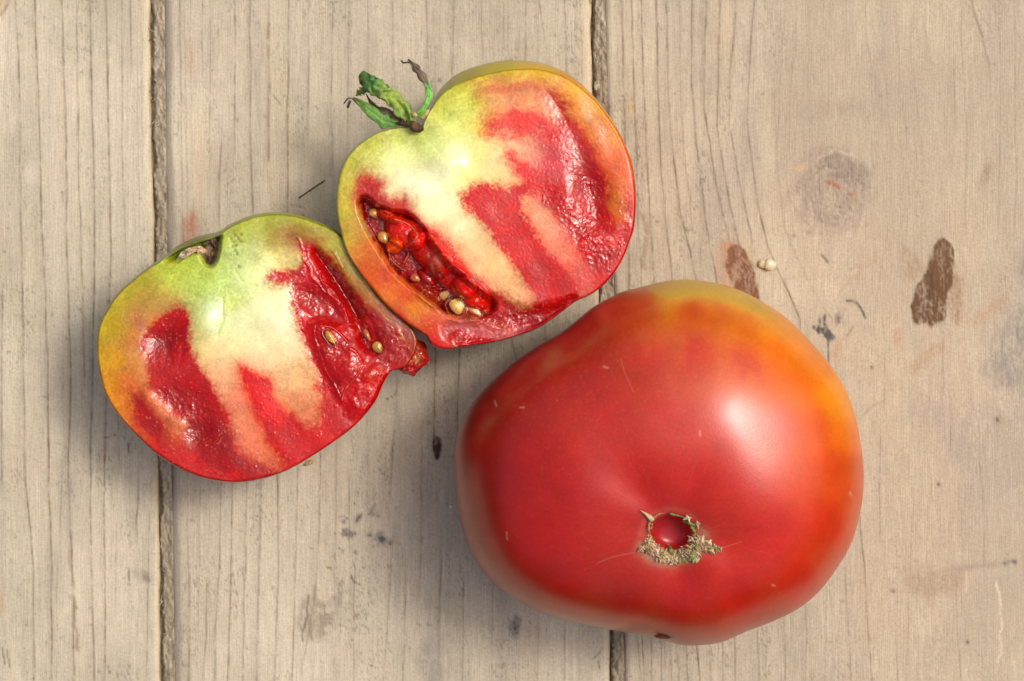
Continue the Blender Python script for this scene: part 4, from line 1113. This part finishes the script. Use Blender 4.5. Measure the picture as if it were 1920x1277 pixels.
def leaf(name, pts, mat, parent, cols, fold=.35, crinkle=.0006, nseg=44, nw=11, seed=0, label=None, thick=.00025):
    """pts: (x, y, z m, half width); a thick curled ribbon"""
    p = np.array(pts, float)
    q = smooth_poly(p, 10, closed=False)
    t = np.linspace(0, len(q) - 1, nseg); i0 = np.clip(t.astype(int), 0, len(q) - 2); f = (t - i0)[:, None]
    q = q[i0] * (1 - f) + q[i0 + 1] * f
    d = np.gradient(q[:, :2], axis=0); d /= np.linalg.norm(d, axis=1)[:, None] + 1e-9
    nrm = np.stack([-d[:, 1], d[:, 0]], 1)
    w = np.linspace(-1, 1, nw)
    tt = np.linspace(0, 1, nseg)
    jag = 1 + .6 * fbm(tt * 11, tt * 0 + seed, seed, 3)[:, None] * np.abs(w)[None]
    off = q[:, 3:4] * w[None] * jag
    px = q[:, :1] + nrm[:, :1] * off; py = q[:, 1:2] + nrm[:, 1:2] * off
    z = q[:, 2:3] - fold * np.abs(w)[None] ** 1.5 * q[:, 3:4] * S + crinkle * (.5 * fbm(px / 6, py / 6, seed + 3, 3) + .6 * fbm(tt[:, None] * 16 + 2.5 * np.abs(w)[None], w[None] * 1.5 + 0 * px, seed + 4, 2)) - .0003 * np.exp(-(w / .12) ** 2)[None]
    top = P(px, py, z); bot = P(px, py, z - thick)
    ring = np.concatenate([top, bot[:, ::-1]], 1)
    ck = np.array([lin(c) for (_, c) in cols]); cx = [k for (k, _) in cols]
    tq = np.clip(tt[:, None] + .06 * fbm(px / 7, py / 7, seed + 8, 2), 0, 1)
    C = np.stack([np.interp(tq, cx, ck[:, j]) for j in range(3)], -1)
    C *= (1 + .14 * fbm(px / 5, py / 5, seed + 21, 3) + .20 * np.exp(-(w / .14) ** 2)[None] + .10 * np.cos(w * 9)[None] + .12 * fbm(tt[:, None] * 26 + 3 * np.abs(w)[None], w[None] * 2.0 + 0 * px, seed + 25, 2))[..., None]
    C = np.clip(np.concatenate([C * 1.25, C[:, ::-1]], 1), 0, 1)
    o = grid_mesh(name, ring, mat, parent, wrap=True, cap=True, col=C.reshape(-1, 3))
    if label:
        o['label'] = label
    return o


G1, G2, GD, BR = (108, 136, 50), (146, 168, 74), (80, 102, 40), (104, 84, 62)
leaf('sepal', [(770, 232, .0375, 8), (760, 214, .0385, 14), (744, 192, .0405, 22), (728, 178, .0415, 19), (712, 168, .0420, 14), (698, 158, .0425, 16), (684, 150, .0405, 14), (673, 151, .0385, 6)],
     M_LEAF, up, [(0, G1), (.4, G2), (.75, (72, 120, 58)), (1, GD)], fold=.55, crinkle=.0030, seed=3, label='broad crinkled green sepal')
leaf('sepal', [(698, 162, .0415, 8), (686, 167, .0405, 9), (675, 173, .0390, 6), (667, 180, .0375, 1)], M_LEAF, up, [(0, G1), (1, GD)], fold=.5, seed=5, label='curled tip of the broad sepal')
leaf('sepal', [(762, 233, .0372, 3), (740, 232, .0375, 9), (718, 226, .0378, 13), (698, 211, .0380, 10), (678, 195, .0378, 6), (661, 184, .0370, 2)], M_LEAF, up,
     [(0, GD), (.3, (76, 122, 40)), (.6, (96, 146, 48)), (.9, (86, 114, 46)), (1, BR)], fold=.3, crinkle=.0004, seed=7, label='smooth blade-like green sepal')
leaf('sepal', [(752, 230, .0366, 8), (730, 216, .0366, 9), (710, 205, .0366, 6), (696, 193, .0368, 4), (686, 175, .0375, 1)], M_LEAF, up, [(0, BR), (.5, (92, 76, 60)), (1, (66, 54, 44))], fold=.3, seed=9, label='withered brown sepal')
leaf('sepal', [(782, 219, .0375, 5), (794, 203, .0385, 7), (803, 184, .0392, 7), (803, 168, .0396, 5), (797, 152, .0400, 7), (787, 137, .0402, 8), (776, 123, .0400, 5), (765, 111, .0396, 2)],
     M_LEAF, up, [(0, (96, 150, 52)), (.2, (128, 190, 84)), (.45, (112, 178, 78)), (.55, (76, 84, 50)), (.62, BR), (1, (78, 66, 56))], fold=.4, seed=11, label='upright sepal with a withered dark tip')
v, f = tube([P(np.float64(a), np.float64(b), c) for (a, b, c) in ((772, 118, .0398), (764, 117, .0398), (756, 118, .0396), (752, 114, .0394))], .00022)
raw_mesh('sepal_thread', v, f, M_LEAF, up, [lin((60, 52, 44))] * len(v))
v, f = tube([P(np.float64(a), np.float64(b), c) for (a, b, c) in ((662, 185, .0370), (654, 184, .0366), (650, 187, .0362), (645, 194, .0358))], .00018)
raw_mesh('sepal_thread', v, f, M_LEAF, up, [lin((96, 84, 60))] * len(v))
v, f = tube([P(np.float64(a), np.float64(b), c) for (a, b, c) in ((657, 189, .0366), (654, 196, .0364), (652, 202, .0362))], .00032)
raw_mesh('sepal_thread', v, f, M_LEAF, up, [lin((60, 50, 40))] * len(v))
blob_mesh('stem_stub', 780, 239, .0385, 14, 9, 9, 35, M_CORK, up, (112, 84, 58), seed=4, lump=.4, color2=(74, 58, 42))
blob_mesh('stem_collar', 764, 233, .0375, 22, 6, 8, 8, M_CORK, up, (74, 62, 40), seed=6, lump=.4, color2=(60, 96, 40))
blob_mesh('sepal_base', 797, 214, .0366, 13, 5, 6, -48, M_LEAF, up, (186, 168, 96), seed=8, lump=.3, color2=(200, 190, 120))
blob_mesh('sepal_base', 777, 215, .0386, 6, 4, 4, 30, M_LEAF, up, (206, 180, 120), seed=9, lump=.3)

# dry papery flake of the empty stem pit
leaf('stem_scar_flake', [(330, 489, .0330, 2), (341, 480, .0346, 5), (354, 472, .0352, 6), (368, 467, .0348, 7), (378, 471, .0338, 7), (386, 482, .0318, 6), (391, 494, .0292, 4)], M_CORK, lf,
     [(0, (214, 196, 170)), (.3, (190, 164, 132)), (.6, (204, 178, 140)), (.8, (150, 122, 94)), (1, (100, 78, 58))], fold=.12, crinkle=.0020, seed=15)
leaf('stem_scar_flake', [(382, 458, .0312, 3), (396, 450, .0318, 6), (403, 456, .0312, 6), (402, 474, .0302, 5), (395, 492, .0292, 4)], M_CORK, lf,
     [(0, (140, 120, 100)), (.4, (112, 94, 80)), (.7, (86, 68, 54)), (1, (60, 46, 36))], fold=-.3, crinkle=.0016, seed=17)

# ------------------------------------------------------------------ the whole tomato
WT_OUT = [(1287, 524), (1333, 529), (1379, 541), (1430, 566), (1476, 597), (1516, 637), (1556, 683), (1585, 729), (1602, 774), (1613, 826), (1619, 877), (1618, 929), (1610, 974), (1596, 1020), (1573, 1060), (1539, 1106),
          (1499, 1140), (1447, 1166), (1402, 1183), (1356, 1203), (1322, 1209), (1282, 1210), (1242, 1200), (1196, 1189), (1139, 1180), (1087, 1169), (1041, 1157), (1001, 1143), (956, 1117), (921, 1089), (893, 1054), (873, 1014),
          (859, 957), (852, 900), (851, 854), (856, 820), (870, 780), (893, 746), (927, 711), (967, 677), (1013, 646), (1053, 623), (1082, 600), (1110, 577), (1139, 560), (1167, 547), (1207, 537), (1247, 527)]
WC = np.array((1312., 852.)); SCAR = np.array((1258., 998.))
_wth, _wR = radial(WT_OUT, WC, 1440)
_wR = gauss_ring(_wR, 8)
ZEQ, HT = .035, .035


SHOULDER = []


def wt_height(px, py):
    dx, dy = px - WC[0], py - WC[1]
    a = np.arctan2(dy, dx) % (2 * math.pi)
    R = np.interp(a, np.append(_wth, 2 * math.pi), np.append(_wR, _wR[0]))
    rho = np.clip(np.hypot(dx, dy) / R, 0, 1)
    z = ZEQ + HT * np.clip(1 - rho ** 2.6, 0, 1) ** .43
    sx, sy = px - SCAR[0], py - SCAR[1]
    q = np.hypot(sx, sy * 1.12)
    ang = np.degrees(np.arctan2(sy, sx))
    z = z - .0046 * np.exp(-(q / 115) ** 2) - .0016 * np.exp(-(q / 52) ** 2)
    # soft ribs running out from the stem pit
    for (deg, wd, dep) in ((-128, 22, .0016), (-62, 16, .0006), (-178, 22, .0010), (150, 18, .0014), (75, 26, .0016), (12, 22, .0014)):
        da = (ang - deg + 180) % 360 - 180
        z = z - dep * np.exp(-(da / wd) ** 2) * sstep(15, 120, q) * np.exp(-(q / 260) ** 2)
    z = z + .0010 * fbm(px / 190, py / 190, 21, 2) * sstep(1.0, .8, rho)
    # flat shoulder on the sunny side
    hx, hy = px - 1442, py - 800
    near = np.exp(-(hx / 12) ** 2 - (hy / 12) ** 2)
    if near.max() > .5:
        SHOULDER.append(float(z.ravel()[np.argmax(near)]))
    pl = SHOULDER[0] + .0004 - .262 * S * (hx * .94 - hy * .34)
    w = .72 * np.exp(-(hx / 125) ** 2 - (hy / 105) ** 2)
    z = z + w * (pl - z)
    # smooth bowl of the scar itself
    e = np.hypot(sx / 40, sy / 33)
    z = z - .0032 * np.clip(1 - e ** 5, 0, 1) ** .9
    return z


wt = thing('whole_tomato', 'large ripe red tomato with orange shoulder and crusty stem scar', 'tomato')
NA, NT = 1000, 240
th, R = radial(WT_OUT, SCAR, NA)
R = gauss_ring(R, 4)
t = np.linspace(.003, 1, NT) ** 1.0
t = 1 - (1 - t) ** 1.5
t = np.maximum.accumulate(np.clip(t, .003, 1))
px = SCAR[0] + t[:, None] * (R * np.cos(th))[None]; py = SCAR[1] + t[:, None] * (R * np.sin(th))[None]
z = wt_height(px, py)
z[-1] = ZEQ
# lower half curls under to the table
nb = 46
ph = np.linspace(0, math.pi / 2, nb + 1)[1:, None]
rho = np.maximum(np.cos(ph), 1e-3) ** .75
c2 = WC
ex, ey = px[-1] - c2[0], py[-1] - c2[1]
bx = c2[0] + ex[None] * rho; by = c2[1] + ey[None] * rho
bz = ZEQ * (1 - np.sin(ph)) + 0 * bx + .0002
PX = np.concatenate([px, bx]); PY = np.concatenate([py, by]); ZZ = np.concatenate([z, bz])
cpx = np.concatenate([px, c2[0] + ex[None] * (1 - .08 * (1 - rho))]); cpy = np.concatenate([py, c2[1] + ey[None] * (1 - .08 * (1 - rho))])
cv = Canvas(cpx, cpy)
RED, RD2, ORG, ORY, YEL = (192, 30, 24), (176, 24, 24), (222, 104, 30), (230, 132, 34), (204, 160, 40)
cv.idw([(1258, 998, (178, 30, 36)), (1200, 900, RED), (1100, 900, (184, 28, 28)), (1000, 880, (180, 28, 30)), (900, 850, (168, 26, 22)), (880, 960, (164, 24, 18)), (920, 1080, (168, 32, 24)), (1000, 1020, (190, 24, 22)), (1060, 1090, (184, 28, 24)), (1000, 1140, (172, 46, 32)), (1100, 1168, (184, 60, 34)), (1200, 1185, (186, 66, 40)), (1180, 1130, (180, 30, 24)),  # browner lower rim: the table's reflection painted into the skin colour
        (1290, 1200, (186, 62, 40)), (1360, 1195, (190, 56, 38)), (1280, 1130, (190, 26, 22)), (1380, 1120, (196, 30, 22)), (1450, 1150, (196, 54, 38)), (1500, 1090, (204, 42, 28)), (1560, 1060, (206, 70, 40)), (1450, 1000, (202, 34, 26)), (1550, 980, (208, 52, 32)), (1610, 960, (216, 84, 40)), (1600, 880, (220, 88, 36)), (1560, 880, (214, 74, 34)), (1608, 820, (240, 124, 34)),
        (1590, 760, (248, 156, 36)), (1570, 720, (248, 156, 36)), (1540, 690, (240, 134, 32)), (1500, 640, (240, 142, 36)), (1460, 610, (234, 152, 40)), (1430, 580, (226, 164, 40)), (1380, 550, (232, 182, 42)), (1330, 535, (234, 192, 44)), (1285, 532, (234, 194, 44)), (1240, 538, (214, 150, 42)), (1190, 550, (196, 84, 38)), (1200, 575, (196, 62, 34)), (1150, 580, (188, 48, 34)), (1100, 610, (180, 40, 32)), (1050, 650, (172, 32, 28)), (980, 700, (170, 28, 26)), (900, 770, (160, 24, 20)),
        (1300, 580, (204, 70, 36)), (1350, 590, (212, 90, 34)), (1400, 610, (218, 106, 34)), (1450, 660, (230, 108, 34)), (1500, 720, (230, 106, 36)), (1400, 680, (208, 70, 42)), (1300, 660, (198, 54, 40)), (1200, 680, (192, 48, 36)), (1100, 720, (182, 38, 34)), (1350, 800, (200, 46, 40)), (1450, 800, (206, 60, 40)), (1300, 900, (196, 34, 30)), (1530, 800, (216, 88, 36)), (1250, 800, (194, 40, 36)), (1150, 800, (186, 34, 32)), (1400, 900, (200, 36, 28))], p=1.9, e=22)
x, y = cv.x, cv.y
fl_ = sstep(.1, .6, fbm(x / 40, y / 55, 61, 4)) * sstep(760, 600, y - .35 * (x - 1250))
cv.c += (.18 * fl_)[:, None] * (lin((222, 140, 60)) - cv.c)
cv.mottle(60, .05, 62); cv.mottle(7, .025, 63)
cv.c[:, 1] *= .98; cv.c[:, 2] *= .50; cv.c[:, 0] *= 1.05
cv.poly([(1225, 535), (1260, 528), (1330, 530), (1400, 556), (1470, 600), (1440, 596), (1400, 580), (1350, 562), (1300, 556), (1262, 560), (1235, 550)], (206, 166, 42), edge=9, warp=8, wlen=30, alpha=.8)
# small brown crack near the lower edge
cv.poly([(1224, 1192), (1238, 1188), (1252, 1189), (1263, 1192), (1260, 1198), (1246, 1198), (1234, 1196)], (92, 46, 34), edge=2.2, warp=1.2, wlen=9, alpha=.92)
# fine scratches and corky flecks
for (pts, w_) in (([(1312, 808), (1313, 816)], 1.6), ([(950, 998), (951, 1012)], 1.3), ([(1594, 922), (1595, 928)], 1.8), ([(1133, 688), (1139, 690)], 2.0), ([(1164, 672), (1172, 700), (1188, 735)], 1.1),
                  ([(928, 752), (931, 762)], 1.6), ([(975, 764), (983, 764)], 1.6), ([(1448, 1097), (1452, 1098)], 1.8), ([(1195, 1035), (1150, 1044), (1120, 1056)], 1.1), ([(1352, 1028), (1390, 1016)], 1.0)):
    cv.stroke(pts, w_, (232, 170, 140), alpha=.18 if len(pts) > 2 or w_ < 1.2 else .55)
for k in range(70):
    r_ = random.Random(900 + k)
    a_ = r_.uniform(0, 2 * math.pi); d_ = r_.uniform(55, 190); ln_ = r_.uniform(15, 50)
    x0, y0 = SCAR[0] + d_ * math.cos(a_), SCAR[1] + d_ * math.sin(a_)
    cv.stroke([(x0, y0), (x0 + ln_ * math.cos(a_), y0 + ln_ * math.sin(a_))], 1.2, (216, 96, 84), alpha=.08)
e = np.hypot((x - SCAR[0]) / 52, (y - SCAR[1] - 4) / 44)
ring = np.exp(-((e - 1.02) / .16) ** 2)
cv.c += (.22 * ring)[:, None] * (lin((206, 120, 96)) - cv.c)
cv.blob(1258, 996, 34, 26, 0, (166, 40, 58), alpha=.6)
low = sstep(-.35, .5, (y - SCAR[1]) / 44 + .25 * (x - SCAR[0]) / 50)
cork = (.12 + .88 * low) * np.exp(-((e - 1.12) / (.08 + .22 * low)) ** 2) * sstep(-.55, .35, fbm(x / 9, y / 9, 65, 3) + .35 * low - .1)
cv.c += (.8 * cork)[:, None] * (lin((176, 140, 98)) - cv.c)
cv.c *= (1 - .25 * cork * sstep(.0, .5, vn(x / 3, y / 3, 66)))[:, None]
dots = sstep(.50, .80, vn(x / 3.4, y / 3.4, 67)) * (.35 + .65 * sstep(1000, 600, y))
cv.c += (.10 * dots)[:, None] * (lin((236, 150, 90)) - cv.c)
cv.mottle(3.0, .05, 68)
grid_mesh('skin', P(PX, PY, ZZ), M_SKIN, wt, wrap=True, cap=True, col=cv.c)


def wt_z(x, y):
    return float(wt_height(np.array([float(x)]), np.array([float(y)]))[0])


# crust of dry crumbs round the pit
rnd = random.Random(12)
V, F, C = [], [], []
spots = []
for k in range(40):
    a = math.radians(-20 + 230 * k / 40)
    spots.append((1259 + 43 * math.cos(a) + rnd.gauss(0, 2), 998 + 34 * math.sin(a) + rnd.gauss(0, 2), rnd.uniform(2.4, 4.4)))
for k in range(170):
    u = rnd.uniform(0, 1); a = math.radians(8 + 150 * u)
    rr = 1 + abs(rnd.gauss(0, .22)) * (1.0 if 40 < math.degrees(a) < 130 else .7)
    spots.append((1262 + 48 * rr * math.cos(a), 1002 + 36 * rr * math.sin(a) + rnd.gauss(0, 2), rnd.uniform(4.5, 9.5)))
for (a, b) in ((1318, 1022), (1330, 1026), (1340, 1024), (1350, 1028), (1345, 1032), (1322, 1032), (1306, 1030), (1334, 1034), (1312, 1020), (1300, 1024), (1296, 1010), (1328, 1018), (1310, 1012), (1316, 1008), (1298, 985), (1306, 983), (1290, 972), (1208, 1024), (1202, 1030), (1214, 1034)):
    spots.append((a, b, rnd.uniform(5, 9)))
for (cx, cy, r) in spots:
    # a small curled, star-edged flake
    n = rnd.choice((7, 8, 9)); tilt = rnd.uniform(-.5, .5); tdir = rnd.uniform(0, 6.28); ph0 = rnd.uniform(0, 6.28)
    base = wt_z(cx, cy) + r * S * .35
    o = len(V)
    V.append(P(np.float64(cx), np.float64(cy), base + r * S * .8))
    V.append(P(np.float64(cx), np.float64(cy), base - r * S * .6))
    for k in range(n):
        th_ = ph0 + 2 * math.pi * k / n
        rr = r * (1.25 if k % 2 else .62) * rnd.uniform(.7, 1.2)
        xx, yy = cx + rr * math.cos(th_), cy + rr * math.sin(th_) * .9
        V.append(P(np.float64(xx), np.float64(yy), base + S * rr * (tilt * math.cos(th_ - tdir) + rnd.uniform(-.35, .35))))
    for k in range(n):
        k2 = (k + 1) % n
        F.append((o, o + 2 + k, o + 2 + k2)); F.append((o + 1, o + 2 + k2, o + 2 + k))
    c = lin(rnd.choice([(196, 168, 128), (176, 160, 112), (206, 180, 150), (170, 164, 108), (170, 140, 108), (212, 186, 156), (156, 158, 104), (198, 160, 140)])) * rnd.uniform(.9, 1.4)
    C += [c] * (n + 2)
crust = raw_mesh('stem_scar_crust', V, F, M_CORK, wt, C, smooth=False)
crust['kind'] = 'stuff'


def splinter(name, pts, r, color, parent, z_up=.0006):
    q = smooth_poly(pts, 5, closed=False)
    n = len(q)
    w = [P(np.float64(a), np.float64(b), wt_z(a, b) + z_up * (1 + k / n)) for k, (a, b) in enumerate(q)]
    rad = [r * S * max(.08, 1 - k / (n - 1)) for k in range(n)]
    v, f = tube(w, rad, 6)
    return raw_mesh(name, v, f, M_CORK, parent, [lin(color)] * len(v))


splinter('splinter', [(1222, 974), (1212, 965), (1201, 957)], 6.0, (206, 180, 136), wt)
splinter('splinter', [(1258, 1034), (1256, 1027), (1251, 1018)], 5.0, (126, 150, 80), wt)
splinter('splinter', [(1226, 970), (1236, 964), (1246, 962)], 2.2, (176, 150, 100), wt)
splinter('splinter', [(1255, 963), (1275, 968), (1290, 973)], 2.6, (132, 130, 70), wt)
splinter('splinter', [(1283, 976), (1297, 983), (1308, 985)], 4.0, (140, 156, 74), wt)
splinter('splinter', [(1296, 988), (1303, 998), (1300, 1006)], 3.0, (130, 160, 66), wt)
splinter('splinter', [(1218, 980), (1216, 990), (1220, 1002)], 2.8, (200, 160, 96), wt)
splinter('splinter', [(1330, 1026), (1342, 1028), (1352, 1027)], 3.2, (150, 146, 80), wt)
blob_mesh('crack', 1245, 1194, wt_z(1245, 1191) - .0008, 16, 3.6, 3, 5, M_CORK, wt, (96, 46, 34), seed=31, lump=.3, tear=.4)

# ------------------------------------------------------------------ litter on the table
o = blob_mesh('dried_seed', 1443, 497, .0006, 12, 11.5, 8, 0, M_SEED, None, (232, 214, 178), seed=41, lump=.2)
tag(o, 'larger round cream dried seed on the plank above the whole tomato', 'seed')
o = blob_mesh('dried_seed', 1429, 495, .0004, 8, 8.5, 6, 0, M_SEED, None, (222, 196, 150), seed=43, lump=.25)
tag(o, 'smaller tan dried seed touching the larger cream one', 'seed')
v, f = tube([P(np.float64(a), np.float64(b), c) for (a, b, c) in ((560, 371, .0003), (572, 363, .0004), (585, 354, .0005), (598, 345, .0004), (609, 338, .0003))], .00016)
o = raw_mesh('straw_fragment', v, f, M_CORK, None, [lin((122, 100, 78))] * len(v))
tag(o, 'thin brown bit of straw lying above the left half', 'straw')
o = blob_mesh('pale_chip', 1121, 160, -.0006, 7, 12, 5, 10, M_CORK, None, (196, 188, 164), seed=47, lump=.3)
tag(o, 'pale oval chip lodged in the seam beside the sepalled half', 'wood chip')
o = blob_mesh('white_speck', 845, 950, .0004, 3.4, 3.2, 3, 0, M_SEED, None, (222, 236, 240), seed=49, lump=.2)
tag(o, 'tiny bright white speck left of the whole tomato', 'speck')
o = blob_mesh('flesh_crumb', 579, 868, .0006, 9, 4, 4, -24, M_CORK, None, (206, 178, 122), seed=51, lump=.4)
tag(o, 'small pale crumb at the lower rim of the left half', 'crumb')
